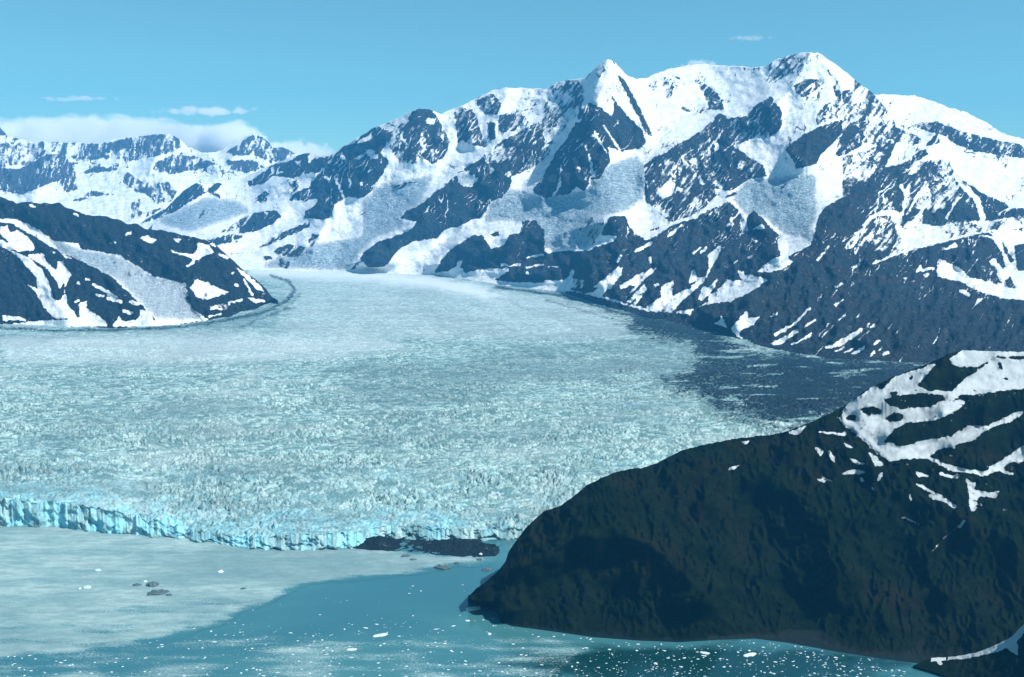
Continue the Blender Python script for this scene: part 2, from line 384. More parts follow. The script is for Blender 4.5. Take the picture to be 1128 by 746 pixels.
paint(rock, [
 (.96,[(130,200),(200,110),(300,0),(550,0),(540,60),(500,130),(450,140),(420,200),(370,180),(330,220),(280,225),(240,235),(200,240)]),
 (.1,[(440,0),(455,60),(460,120)],2.6), (.15,[(290,60),(280,170),(245,230)],2.0),
 (.94,[(740,60),(830,0),(995,0),(995,350),(890,380),(840,330),(800,290),(750,260),(750,150)]), (0,[(815,200),(850,170),(890,140),(910,170),(900,230),(850,245)]), (.1,[(960,0),(990,80)],3),
 (.94,[(80,370),(150,365),(260,400),(200,430),(190,520),(220,545),(280,530),(350,530),(440,530),(500,490),(600,450),(500,440),(560,340),(640,340),(670,400),(700,440),(760,460),(880,390),(995,370),(995,746),(600,740),(480,740),(400,690),(280,690),(0,690),(0,440),(60,440)]),
 (.22,[(150,365),(530,335),(520,420),(500,470),(430,520),(280,530),(200,500),(210,440)]),
 (.1,[(730,440),(860,390),(880,400),(770,470)]), (.1,[(690,530),(780,480),(790,500),(720,540)]), (.1,[(480,480),(600,450),(580,475),(490,510)]),
 (.15,[(470,725),(560,660),(610,610),(625,640),(560,740)]), (.2,[(610,720),(760,640),(800,630),(700,710),(620,740)]), (.1,[(600,560),(620,555),(605,590)]),
 (.1,[(0,612),(60,604)],2.4), (.1,[(100,622),(190,605)],2.4), (.1,[(225,615),(275,615)],2), (.1,[(100,565),(190,548)],2), (.1,[(330,680),(350,640)],3), (0,[(100,650),(110,655)],2.4),
], T8)
paint(rock, [
 (.84,[(50,120),(150,60),(220,20),(300,0),(400,30),(560,20),(620,60),(700,110),(720,170),(620,190),(540,240),(430,290),(370,350),(330,380),(200,430),(130,380),(100,320),(50,270)]),
 (0,[(120,260),(190,190),(220,220),(200,270),(150,295)]), (0,[(430,240),(510,250),(480,280)]), (.1,[(250,60),(300,110),(280,130)]), (.1,[(230,235),(250,245)],3), (.2,[(350,180),(370,210)],3.5),
 (.96,[(0,590),(100,515),(200,440),(340,390),(440,340),(510,310),(560,350),(590,390),(580,470),(620,470),(600,400),(650,360),(700,400),(740,450),(800,500),(780,520),(790,600),(720,650),(660,700),(600,746),(0,746)]),
 (.05,[(640,460),(690,430),(710,455)]), (.1,[(600,380),(590,480)],3.6), (.05,[(0,570),(90,530),(80,550),(0,590)]), (.1,[(300,730),(320,680),(340,730)]), (.1,[(465,560),(440,620),(390,720)],2.4),
 (.1,[(560,690),(600,690),(590,746)]), (.1,[(530,640),(565,625),(545,660)]), (.1,[(315,595),(350,565)],2.2), (.1,[(360,590),(390,560)],2), (.1,[(400,610),(450,565)],2.4),
 (.05,[(30,490),(130,440),(190,440),(120,500),(50,520)]), (.9,[(60,470),(130,450),(120,465)]), (.05,[(180,500),(250,440)],2.5), (.1,[(20,570),(90,535)],3),
 (.05,[(200,425),(340,390),(380,360),(480,300),(560,250)],2.5), (.85,[(500,285),(550,265)],2.5),
 (.97,[(720,746),(870,640),(960,560),(995,520),(995,746)]), (.85,[(790,240),(830,205),(825,235)]),
], T9)
paint(rock, [
 (.15,[(0,330),(60,290),(110,240),(190,245),(170,190),(210,215),(240,210),(330,240),(230,310),(120,360),(0,370)]),
 (.15,[(270,200),(340,130),(400,110),(470,140),(390,190),(340,200)]),
 (.05,[(120,510),(180,440),(220,400),(220,450),(290,440),(250,490),(180,520),(170,540),(200,570),(160,550)]), (.05,[(320,450),(390,410),(380,435)]),
 (.1,[(560,395),(480,475)],2.4), (.1,[(480,480),(370,540)],3.4), (.1,[(340,590),(440,540),(490,500),(500,530),(400,590),(370,600)]), (.1,[(445,600),(500,570),(570,525),(560,550),(490,590)]), (.2,[(590,460),(530,500)],1.8),
 (.1,[(640,610),(720,570),(840,505),(850,515),(760,590),(670,620)]), (.05,[(670,635),(740,615),(730,630)]), (.05,[(740,640),(800,610),(780,635)]), (.05,[(780,650),(860,600),(850,625),(800,650)]),
 (.05,[(885,660),(910,625),(915,640),(895,665)]), (.1,[(915,590),(940,572)],3), (.05,[(30,480),(70,460),(100,500)]), (.1,[(0,110),(60,60),(70,80),(0,180)]),
 (.3,[(700,280),(730,260)],3), (.2,[(785,270),(800,250)],3), (.3,[(600,130),(660,60)],3.5), (.25,[(880,500),(920,495)],2), (.4,[(700,380),(740,350)],2.5), (.3,[(820,570),(880,520)],2.5),(.3,[(990,640),(960,650)],2.5),
], T10)
paint(rock, [
 (.28,[(0,380),(60,290),(150,190),(240,155),(320,170),(340,230),(420,190),(440,170),(440,230),(500,245),(560,240),(620,220),(700,215),(800,215),(995,185),(1600,190),(1600,240),(995,240),(760,275),(560,330),(360,375),(260,405),(270,360),(300,320),(290,250),(260,190),(180,190),(120,260),(60,360)]),
 (.7,[(150,220),(260,190),(300,300),(230,380),(60,390),(90,300)]),
 (0,[(520,460),(560,440),(640,470),(700,530),(760,540),(840,560),(880,560),(800,440),(830,420),(880,480),(900,470),(870,380),(820,310),(740,300),(840,270),(995,255),(1600,260),(1600,660),(995,650),(880,640),(780,615),(650,550),(520,520)]),
 (.9,[(630,320),(700,310),(800,330),(830,420),(800,440),(850,480),(850,570),(760,530),(720,480),(660,450)]),
 (.97,[(870,310),(940,430),(920,450),(880,370)]), (.97,[(940,350),(1010,340),(1020,490),(960,490)]), (.97,[(890,540),(920,520),(955,590),(910,585)]), (.9,[(750,290),(790,265),(830,300)]), (.8,[(940,260),(990,250),(990,275)]),
 (0,[(165,450),(360,375),(560,325),(760,280),(995,245),(1500,235)],2.2),
 (0,[(690,0),(995,0),(1500,0),(1500,190),(995,145),(860,110),(760,40)]),
 (.05,[(320,20),(350,80),(330,180)],3), (.05,[(460,0),(480,90),(400,210)],3.4), (.1,[(630,30),(540,100),(500,160)],3.4), (.05,[(660,20),(740,100),(770,200)],6), (.1,[(570,200),(640,90)],2.4), (.1,[(350,190),(420,60)],2.2),
 (.05,[(400,500),(430,450),(440,480),(500,465),(500,480)]), (.05,[(440,510),(480,500),(460,525)]), (.05,[(650,600),(690,620)],4), (.1,[(700,720),(740,640),(780,640),(720,700)]), (.1,[(560,370),(620,350)],4), (.1,[(540,440),(590,480)],5),
], T11)
# thin streaks of old snow on the scree at the lower right
for i in range(42):
    x = R_.uniform(905, 1300); y = R_.uniform(318, 392); L = R_.uniform(8, 26)*(.6 + (y-318)/90)
    dx = -.55 if x < 1010 else (-.25 if x < 1060 else -.32)
    rock.line([(x, y), (x + dx*L, y + .62*L)], R_.uniform(.7, 1.6), R_.uniform(.2, .55))
paint(rock, [
 (.35,[(0,270),(30,220),(60,180),(60,230),(120,240),(110,290),(60,285)]), (.15,[(150,320),(240,250),(280,190),(330,170),(320,210),(260,270),(210,330)]),
 (.18,[(310,280),(400,220),(490,180),(520,170),(440,250),(340,350),(400,270)]), (.38,[(350,360),(450,260),(460,290),(400,380)]),
 (.18,[(460,390),(540,330),(540,280),(610,240),(600,330),(690,290),(780,210),(780,250),(640,370),(600,415),(480,405)]),
 (.1,[(690,260),(710,180),(720,220),(760,235)]), (.1,[(860,65),(790,200)],2.4), (.1,[(740,350),(770,270),(800,280),(850,225),(830,290),(770,350)]),
 (.15,[(740,390),(840,330),(920,240),(995,260),(995,310),(900,340),(800,380)]), (.05,[(620,420),(720,395),(700,430)]),
 (.05,[(850,470),(870,440),(900,500)]), (.05,[(920,510),(995,420),(995,470),(940,530),(995,560),(960,545)]),
 (.25,[(0,290),(200,330),(330,370),(460,405),(600,420)],2.5), (.05,[(390,90),(470,40),(490,50),(410,85)]), (.1,[(480,115),(483,140)],2.5), (.1,[(300,140),(320,110)],3),(.1,[(510,270),(520,265)],2.5),
], T12)
paint(rock, [
 (.9,[(20,630),(160,540),(260,450),(330,405),(360,420),(380,460),(300,510),(220,560),(120,600)]), (.9,[(390,440),(440,405),(470,410),(440,450),(400,460)]), (.9,[(440,470),(455,480)],3),
 (.42,[(320,570),(400,540),(420,570),(340,610)]), (.5,[(180,620),(260,600),(230,635)]),
], TB)
# bare glacier ice in the high valleys
for T, P in ((T8,[(540,60),(700,0),(760,60),(740,250),(640,320),(150,365),(0,370),(130,230),(420,200)]), (T8,[(150,365),(530,335),(520,420),(430,520),(200,520)]),
             (T8,[(0,200),(110,230),(60,330),(0,370)]), (T7,[(0,240),(200,160),(330,200),(200,300),(270,340),(0,430)]), (T7,[(700,210),(820,130),(920,180),(840,300),(660,330)]),
             (T1,[(600,700),(700,600),(995,560),(900,746),(600,746)]), (T6,[(640,440),(995,380),(880,500),(800,590),(300,570),(420,520)]), (T9,[(520,280),(620,190),(995,150),(995,400),(960,520),(800,480),(700,390),(600,380)]),
             (TB,[(100,620),(380,480),(560,500),(640,560),(300,680)])):
    ice.poly(T(P), .62)
ice = ice.blur(3)

SUN = np.array([.60, -.24, .78]); SUN = SUN/np.linalg.norm(SUN)

m_massif = mountain_material('massif_rock_and_snow', (.008,.016,.024), (.046,.062,.074), (.040,.040,.042), 9)
crestM = [(60,262),(110,256),(130,252),(150,247),(182,230),(204,208),(217,201),(228,203),(245,200),(265,197),(275,193),(296,183),(310,177),(325,172),(340,169),(352,172),(368,169),(380,160),(392,153),(410,142),(428,134.5),(447,126),(461,119.6),(473,120.4),(485,126.4),(500,119),(517,112.4),(541,100.3),(557,96.3),(580,97),(599.5,98.3),(605,95),(613.6,90.3),(625,88),(643.7,86),(655,76),(664,67),(670,65.5),(677,69),(686,78),(692,83.5),(700,86),(712,86),(724,80),(737,76),(760,71.5),(780,71),(800,72.5),(814,73),(828,75),(840.5,74),(857,65),(872,61),(881.5,59),(893,57),(901,58),(910,64),(920,71),(939.5,86),(952,96),(963.5,104),(985,104.5),(1007,105),(1028,112),(1050,120),(1065,124),(1084,134),(1108,148.5),(1128,154),(1200,178),(1300,215),(1390,236)]
footM = [(60,303),(280,297),(400,300),(480,303),(545,313),(620,322),(680,342),(750,357),(800,368),(830,378),(870,387),(920,394),(1000,398),(1128,402),(1390,412)]
crestYM = [(60,15.5),(180,17),(217,17),(270,18),(340,17),(400,15.6),(461,15),(520,15.4),(600,15.2),(640,14.2),(671,13.6),(700,14.6),(780,15.5),(840,14.4),(895,13.6),(950,14),(1007,15.2),(1128,14.6),(1390,14)]
ridM = [ # spurs that stand out towards the viewer
 ([(668,70),(640,130),(600,150),(560,175),(520,200),(480,230),(440,265),(405,292)], 520, 34),
 ([(672,70),(650,150),(625,190),(595,215)], 380, 26), ([(680,80),(705,130),(712,155)], 260, 16),
 ([(461,122),(430,160),(400,190),(375,215),(345,270)], 420, 28), ([(392,154),(340,190),(300,205)], 300, 22),
 ([(845,110),(800,130),(740,165),(715,195)], 420, 28), ([(893,60),(870,100),(850,120)], 250, 20), ([(905,62),(935,110),(925,150),(880,175)], 320, 24),
 ([(1035,150),(1000,190),(950,225),(890,270),(830,320),(800,350)], 520, 40), ([(800,222),(760,240),(710,265),(660,310)], 360, 30), ([(838,245),(858,285)], 200, 16),
 ([(1128,245),(1040,270),(960,292)], 380, 26), ([(680,240),(600,262),(520,265),(480,300)], 320, 24), ([(217,202),(180,232),(150,247)], 260, 16), ([(1128,330),(1040,350),(960,380)], 200, 40),
 ([(1060,215),(1000,250)], 120, 20), ([(560,98),(545,140)], 160, 16), ([(510,118),(520,155)], 160, 14), ([(310,235),(270,258),(230,275)], 220, 14)]
o = massif('mountain_massif', m_massif, 60, 1390, .95, 380, footM, lambda x, y: on_glacier(x, y), crestM, crestYM, rock, ice, ridM, 230, 260, 46, seed=3)
tag(o, 'huge snow-streaked rocky mountain massif with twin high peaks rising behind the glacier', 'mountain', kind='structure')

# ---- far range under the cloud
rf = Cover(.05); icf = Cover(0)
TA = tile(0,120)
paint(rf, [
 (.6,[(-1300,190),(0,190),(260,180),(300,170),(380,185),(560,190),(700,160),(870,140),(940,135),(985,170),(995,230),(900,250),(800,270),(700,290),(560,270),(480,290),(400,270),(300,240),(250,240),(150,310),(100,310),(0,320),(-1300,320)]),
 (.85,[(-1300,320),(0,320),(100,330),(200,280),(260,245),(350,250),(390,300),(410,350),(430,440),(360,460),(330,400),(290,400),(220,430),(120,470),(60,460),(0,450),(-1300,450)]),
 (.8,[(560,190),(700,160),(870,130),(940,130),(985,170),(980,200),(880,210),(840,200),(760,240),(640,230)]),
 (.9,[(-20,90),(20,90),(35,140),(-20,150)]),
 (.85,[(450,355),(510,315),(660,325),(600,345),(500,350)]), (.78,[(360,510),(440,490),(500,450),(640,470),(520,480),(440,505)]),
 (.75,[(670,400),(700,340),(750,380),(800,400),(850,410),(920,400),(970,450),(940,510),(860,520),(800,470),(740,450)]), (0,[(720,420),(760,410),(750,440)]), (0,[(890,450),(920,460),(940,500),(915,510)]),
 (.45,[(720,520),(760,480),(800,560),(900,540),(800,600),(720,600)]), (.72,[(820,330),(900,280),(995,260),(995,350),(930,360)]), (0,[(400,190),(420,250),(370,260)]), (0,[(260,180),(280,230),(240,220)]),
], TA)
paint(rf, [
 (.78,[(490,240),(640,140),(690,150),(760,190),(800,195),(890,240),(860,270),(740,300),(640,250),(560,260)]), (.2,[(620,250),(740,300),(690,310)]), (.72,[(100,300),(200,250),(330,260),(440,300),(400,320),(240,350),(120,340)]), (.72,[(490,280),(640,280),(710,320),(600,355),(520,330)]),
 (0,[(250,200),(360,250),(260,250),(210,240)]),
], TB)
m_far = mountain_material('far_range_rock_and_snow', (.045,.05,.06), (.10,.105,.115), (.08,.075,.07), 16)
crestF = [(-250,165),(-150,150),(-60,148),(-15,137),(0,140),(8,150),(30,155),(55,156),(80,157),(110,158),(130,152),(150,150),(175,148),(188,148),(198,153),(205,161),(222,168),(238,168),(248,163),(262,154),(279,147),(290,151),(303,163),(312,162),(330,172),(352,185),(400,200),(480,215)]
footF = [(-250,262),(480,262)]
crestYF = [(-250,23),(0,23),(190,23),(240,22.3),(280,23.6),(330,23),(480,22.3)]
ridF = [([(280,148),(262,165),(255,175)],500,18), ([(190,150),(170,175),(165,190)],500,20), ([(55,170),(60,190),(40,210)],700,26), ([(0,150),(10,190)],500,20), ([(180,200),(200,215)],350,16), ([(230,172),(240,190)],350,14), ([(300,165),(320,180)],300,12)]
o = massif('mountain_range', m_far, -250, 480, .95, 150, footF, lambda x, y: x*0+15500.0, crestF, crestYF, rf, icf, ridF, 300, 330, 26, skew=.2, seed=11, back=16, back_len=80, foot_fade=.03)
tag(o, 'distant hazy snow mountain range with a sharp pyramid peak under a cloud bank', 'mountains', kind='structure')

# ---- left ridge
rl = Cover(.97); icl = Cover(0)
TL, TR_ = tile(0,210), tile(130,220)
paint(rl, [
 (.14,[(-1300,100),(0,155),(90,155),(215,215),(290,275),(430,290),(440,320),(650,350),(740,410),(890,490),(1000,530),(1000,715),(870,700),(760,590),(640,490),(500,410),(330,340),(250,290),(150,230),(60,180),(0,175),(-1300,150)]),
 (.02,[(0,200),(40,190),(60,230),(100,215),(150,250),(195,310),(180,330),(100,335),(40,310),(50,280),(0,230)]), (.02,[(0,265),(50,290),(45,310),(0,290)]),
 (.05,[(0,290),(80,335),(150,360),(230,430),(265,500),(300,600),(330,600),(360,560),(350,500),(330,540),(310,500),(260,430),(160,365),(150,350),(240,345),(250,380),(310,440),(320,390),(350,380),(355,420),(395,460),(350,540),(370,620),(430,705),(300,700),(240,640),(200,560),(150,510),(210,545),(200,480),(150,420),(90,350),(0,300)]),
 (.05,[(270,325),(310,340),(295,350)]), (.05,[(330,340),(400,375),(360,370)]), (.0,[(420,510),(430,490),(450,520)]), (0,[(470,485),(492,488)],3), (0,[(512,515),(590,555)],4), (0,[(530,572),(565,578)],3), (0,[(595,565),(630,585)],4), (0,[(590,590),(665,610)],3.2), (0,[(680,660),(725,672)],3.5), (0,[(715,610),(760,622)],3.5), (0,[(410,610),(430,605)],2.5),
 (.03,[(420,700),(440,690),(430,620),(480,605),(470,640),(530,680),(590,725),(590,746),(0,746),(0,735),(150,720),(250,710),(430,705)]), (.05,[(10,715),(20,680),(70,690),(100,685),(150,715)]), (.03,[(620,730),(650,690),(690,720),(760,700),(770,650),(800,660),(850,710),(990,700),(990,746),(620,746)]),
 (.05,[(640,495),(700,540),(760,590),(830,650),(870,705)],2.6), (0,[(165,80),(190,90)],2.5), (0,[(760,255),(800,250),(865,270),(830,290)]), (0,[(695,240),(715,230)],3), (.3,[(610,290),(630,290)],3.5), (.3,[(405,130),(425,135)],3),
], TL)
paint(rl, [
 (.14,[(0,300),(200,420),(370,460),(390,520),(400,590),(470,640),(490,660),(330,680),(210,660),(120,570),(0,450)]), (.6,[(365,540),(390,530),(400,580),(370,560)]),
 (.0,[(110,205),(150,200),(215,225),(170,240)]), (.02,[(430,230),(500,250),(525,290),(470,310),(440,330),(400,320),(370,310),(300,290),(280,270),(340,290),(410,300),(440,270)]), (0,[(375,365),(410,345),(415,330),(440,310)],2.4), (0,[(300,210),(345,215),(330,240)]),
 (.3,[(395,480),(430,440),(500,450),(560,490),(620,510),(560,525),(480,550),(430,530)]), (.0,[(515,600),(540,590)],3), (.35,[(500,590),(600,560),(640,545),(590,610)]), (.1,[(630,560),(680,550)],2.5),
 (.02,[(700,530),(740,540),(800,550),(810,560),(750,565)]), (.05,[(640,370),(700,430),(760,490),(800,505),(770,470),(700,400)]), (.1,[(690,440),(735,520)],2.2), (0,[(625,405),(635,400)],2.5), (0,[(640,465),(655,470)],2.5), (.2,[(500,640),(560,625)],2),
 (.0,[(500,240),(530,235),(540,260),(515,255)]), (.2,[(160,680),(330,675),(490,658)],2.5), (.1,[(560,300),(600,320)],2.5),
], TR_)
icl.poly(TL([(215,215),(440,320),(650,350),(890,490),(1000,530),(1000,715),(870,700),(640,490),(330,340)]), .6); icl.poly(TR_([(0,300),(370,460),(490,660),(210,660),(0,450)]), .5); icl = icl.blur(3)
crestL = [(-260,170),(-120,195),(-40,210),(0,217),(12,221),(18,223.7),(32,222.5),(42,224.5),(66,223.7),(74,229),(94.5,237),(116.6,238),(132.7,243),(140.7,247),(149,246),(161,253),(177,253),(200,258.5),(214,261),(224.5,264),(238.5,270),(250.6,282),(266.7,296.4),(282.8,308.4),(294.8,320.5),(301,328.5),(306,331)]
footL = [(-260,352),(0,357),(130,361),(200,357),(230,352.5),(258,346.5),(285,338),(301,330),(306,331.6)]
crestYL = [(-260,11.2),(0,10.6),(75,10.3),(150,10.1),(214,9.9),(240,9.7),(270,9.4),(295,9.15),(306,9.0)]
ridL = [([(-60,240),(0,262),(50,300),(75,357)],260,30), ([(75,275),(110,300),(170,352)],220,22), ([(0,222),(80,245),(150,268),(220,300)],220,22), ([(215,265),(250,290),(300,328)],160,16), ([(210,320),(235,350)],120,14), ([(40,275),(70,330)],-120,12)]
m_left = mountain_material('ridge_rock_and_snow', (.009,.015,.020), (.024,.034,.041), (.022,.025,.027), 6)
o = massif('rocky_ridge', m_left, -260, 306, .85, 190, footL, lambda x, y: on_glacier(x, y), crestL, crestYL, rl, icl, ridL, 160, 150, 34, skew=-.7, ribs=.35, seed=23, back=20, back_len=60)
tag(o, 'dark rocky ridge with a side glacier tongue and snow patches left of the main glacier', 'ridge', kind='structure')

# ---- headland
rh = Cover(1.0); ich = Cover(0)
TH = tile(868,370,3.827)
paint(rh, [
 (0,[(225,335),(250,290),(340,230),(360,210),(400,225),(440,180),(520,150),(560,140),(625,115),(545,210),(600,235),(640,230),(690,235),(760,170),(800,150),(870,95),(960,100),(1900,90),(1900,220),(960,225),(860,235),(800,245),(720,250),(700,270),(760,280),(700,330),(640,350),(600,360),(500,365),(440,405),(400,450),(500,460),(580,440),(690,420),(720,400),(760,380),(840,380),(930,330),(995,310),(990,330),(920,370),(820,410),(780,440),(720,455),(640,480),(590,510),(660,540),(740,560),(830,575),(860,550),(940,500),(995,460),(995,500),(900,560),(840,590),(700,570),(580,515),(480,520),(430,530),(370,490),(320,440),(270,400),(220,365)]),
 (0,[(680,95),(740,60),(870,65),(1900,65),(1900,100),(880,85),(800,130),(740,130),(690,120)]),
 (1,[(500,175),(530,165),(520,190)]), (1,[(880,110),(900,105),(910,150),(890,140)]), (1,[(890,180),(935,175),(930,190)]), (1,[(800,190),(820,180),(805,200)]), (1,[(430,240),(465,225),(460,260),(440,270)]),
 (1,[(400,270),(460,250),(560,240),(660,250),(670,270),(600,300),(480,310),(420,290)]), (1,[(300,310),(340,290),(400,310),(390,335),(340,340)]), (1,[(225,345),(290,330),(285,365)]), (1,[(405,350),(450,320),(490,330),(490,355),(430,365)]),
 (1,[(400,450),(450,390),(510,365),(620,360),(700,410),(690,425),(580,440),(490,465)]),
 (1,[(630,350),(720,310),(760,270),(850,240),(900,230),(1900,215),(1900,320),(960,320),(890,360),(830,380),(760,380),(730,405),(690,370)]),
 (1,[(780,440),(830,400),(900,370),(1900,330),(1900,460),(960,455),(860,455)]), (1,[(615,495),(680,470),(740,455),(940,470),(930,490),(840,515),(740,545),(660,520)]),
 (0,[(930,520),(995,470),(995,530),(960,530)]), (0,[(0,410),(90,370),(40,420)]), (0,[(110,470),(150,485),(140,510)]), (0,[(175,490),(195,530)],3.5), (0,[(250,510),(330,540),(290,545)]), (0,[(220,580),(270,565),(335,575),(260,585)]), (0,[(230,445),(280,475),(250,470)]),
 (0,[(340,490),(380,520),(410,550),(370,545)]), (0,[(425,480),(500,500),(545,515),(470,510)]), (0,[(120,600),(165,610),(150,620)]), (0,[(380,610),(395,580)],2.5), (0,[(535,570),(600,590),(550,595)]), (0,[(545,625),(620,665),(705,720)],2.6), (0,[(750,600),(790,625),(780,650),(850,660),(890,655),(880,680),(800,680),(790,740),(770,740),(765,660)]), (1,[(772,655),(785,665)],3), (0,[(640,580),(710,600)],2.4), (0,[(900,570),(950,585)],2), (.1,[(130,405),(240,415)],2.2), (.2,[(515,670),(520,690)],2.5), (0,[(310,605),(315,612)],3),
 (.2,[(355,640),(365,650)],2.5), (.0,[(600,675),(640,690)],3),
], TH)
T3b = tile(868,550,3.81)
paint(rh, [(.0,[(760,0),(800,0),(775,50),(768,50)]), (.3,[(740,90),(720,115)],3), (.45,[(715,115),(665,155),(600,225)],1.6), (.35,[(480,75),(525,92),(550,108)],2), (.2,[(640,0),(705,35)],2.6), (.5,[(880,42),(925,46)],1.5)], T3b)
rh.poly([(801,516),(816,512),(808,518)], .1); rh.poly([(815,487),(826,485),(822,490)], .1); rh.line([(905,525),(918,531)], 2, .3)
rhb = rh.blur(1); rh.a = np.clip(1-(1-(.3*rh.a + .7*rhb.a))*1.4, 0, 1)
crestH = [(515.5,656.2),(520,652.5),(536.6,639.4),(550,628),(557,618),(560,608),(565,601),(578.4,582),(599,563.6),(620,555.8),(646,535),(667,524.4),(683,518.7),(714,514),(732.6,506),(750.6,496),(780,489),(806,484),(830,481),(851,478.6),(868,474.5),(889,466.7),(910,458),(928,448.4),(954,430),(980,417),(1014,404),(1045.7,389.6),(1061,385.7),(1090,387),(1128,387.8),(1230,372),(1330,360),(1400,352)]
footH = [(515.5,656.8),(520,663),(530,667),(545,671),(548,677),(552,686),(564.7,690),(600,694.5),(653,702),(706,706),(749,707.6),(791.5,705),(831,703.6),(866,708),(900,714),(920.5,718),(973,726),(1012,731),(1060,744),(1128,764),(1400,840)]
crestYH = [(515.5,2.60),(540,2.60),(560,2.66),(600,2.74),(650,2.82),(700,2.90),(760,3.0),(850,3.1),(900,3.15),(980,3.25),(1060,3.35),(1128,3.4),(1400,3.4)]
ridH = [([(536,640),(600,610),(640,590),(690,590),(730,610),(770,650),(800,690)],110,46), ([(600,565),(690,545),(790,510),(850,525),(900,560),(930,620),(960,680)],90,50), ([(880,470),(960,520),(1040,560),(1128,600)],70,40),
        ([(690,610),(660,660),(640,700)],-30,24), ([(840,560),(870,640),(900,700)],-45,30), ([(1000,560),(960,640),(940,700)],-40,26), ([(1045,392),(1010,430),(950,450)],60,22), ([(1128,440),(1040,455)],50,16), ([(1128,470),(1050,490)],40,16), ([(1040,465),(980,480)],60,14)]
t = NT('headland_scrub_and_snow'); p = t.pos()
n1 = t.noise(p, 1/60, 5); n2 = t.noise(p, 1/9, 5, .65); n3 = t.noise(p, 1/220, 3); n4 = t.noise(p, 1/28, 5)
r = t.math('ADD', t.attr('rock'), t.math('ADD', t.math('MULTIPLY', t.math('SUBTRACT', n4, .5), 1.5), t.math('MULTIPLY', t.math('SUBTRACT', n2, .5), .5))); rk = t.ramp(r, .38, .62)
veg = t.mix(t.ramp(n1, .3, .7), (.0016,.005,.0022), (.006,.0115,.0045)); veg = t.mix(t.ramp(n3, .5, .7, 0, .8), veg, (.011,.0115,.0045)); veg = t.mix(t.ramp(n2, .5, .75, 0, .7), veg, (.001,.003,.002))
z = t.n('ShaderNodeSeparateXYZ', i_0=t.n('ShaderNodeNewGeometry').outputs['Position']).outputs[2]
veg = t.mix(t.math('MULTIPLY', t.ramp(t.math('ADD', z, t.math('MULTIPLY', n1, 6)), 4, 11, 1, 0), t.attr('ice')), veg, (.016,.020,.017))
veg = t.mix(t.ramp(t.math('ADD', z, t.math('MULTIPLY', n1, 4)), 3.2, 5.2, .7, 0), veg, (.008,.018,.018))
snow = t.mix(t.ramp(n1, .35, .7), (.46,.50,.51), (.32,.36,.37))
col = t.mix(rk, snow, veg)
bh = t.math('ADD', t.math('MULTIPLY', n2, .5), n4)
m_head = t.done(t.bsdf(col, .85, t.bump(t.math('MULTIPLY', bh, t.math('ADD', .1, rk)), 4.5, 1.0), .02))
ich.poly([(780,690),(1060,700),(1060,760),(780,720)], 1)
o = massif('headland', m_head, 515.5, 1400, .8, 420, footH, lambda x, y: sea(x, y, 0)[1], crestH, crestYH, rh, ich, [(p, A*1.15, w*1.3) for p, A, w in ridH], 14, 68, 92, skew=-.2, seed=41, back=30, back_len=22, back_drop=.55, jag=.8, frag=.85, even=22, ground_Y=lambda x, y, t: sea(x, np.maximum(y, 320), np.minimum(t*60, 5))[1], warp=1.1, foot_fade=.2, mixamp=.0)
tag(o, 'dark scrub-covered headland with snowfields on its shoulder, in front of the glacier', 'headland', kind='structure')

# ---- near spur at the lower right
rk_ = Cover(1.0)
TK = tile(868,550,3.81)
paint(rk_, [(0,[(600,664),(720,652),(860,612),(940,572),(990,522),(1300,380),(1300,470),(1000,560),(965,570),(960,600),(990,640),(960,655),(920,625),(860,645),(740,672),(690,668),(600,682)]), (0,[(630,680),(640,690)],4), (0,[(610,672),(720,662),(860,622),(945,585)],5), (0,[(880,622),(945,590),(985,545)],8), (1,[(968,585),(1000,575),(1040,640),(1000,700),(965,650)])], TK)
crestK = [(1006,733),(1025,725),(1040,724),(1057,722.5),(1075,719),(1094,712),(1115,701),(1126,689),(1150,672),(1200,650),(1300,640)]
footK = [(1006,733.6),(1040,746),(1128,790),(1200,830),(1300,880)]
crestYK = [(1006,2.19),(1060,2.13),(1128,2.06),(1300,1.9)]
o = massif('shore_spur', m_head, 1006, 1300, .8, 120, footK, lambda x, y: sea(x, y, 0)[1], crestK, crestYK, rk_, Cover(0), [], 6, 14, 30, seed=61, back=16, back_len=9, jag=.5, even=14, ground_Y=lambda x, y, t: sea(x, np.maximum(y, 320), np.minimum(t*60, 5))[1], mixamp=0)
tag(o, 'low dark rocky spur with a snow-edged crest rising from the water below the headland', 'rocky spur', kind='structure')

# ------------------------------------------------------------------ glacier
pxg = np.concatenate([np.arange(-260, -20, 4.0), np.arange(-20, 1150, .95), np.arange(1150, 1390, 4.0)])
termy = [(-260,566),(-100,574),(0,579.6),(42,581),(104,586.6),(146,590.5),(209,596),(239,600),(286,606),(325,606),(357,605),(383,603.6),(405,597),(430,594),(470,596),(530,596),(546,595),(562,594),(600,592),(1390,590)]
ty = lerp_poly(termy, pxg)
Yt = sea(pxg, ty)[1]
Yt = Yt + 22*fbm(pxg/22, pxg*0+1.7, 4, 91)*sstep(470, 360, pxg) + 5*fbm(pxg/5, pxg*0+4.1, 3, 93)*(pxg < 560)
htop = lerp_poly([(-260,66),(0,62),(90,64),(115,58),(145,38),(180,24),(230,20),(280,24),(325,36),(383,30),(450,32),(545,20),(600,24),(1390,30)], pxg)
sx = ray(pxg, 400)[0]
nc = len(pxg); NS = 1180
ncl = 24
tt = np.linspace(0, 1, NS)[:, None]
Ys = (Yt+30)[None]*np.exp(tt*np.log(13800/(Yt+30))[None])
azx = ((pxg-CX)/F)[None]
Xs = azx*Ys*1.0
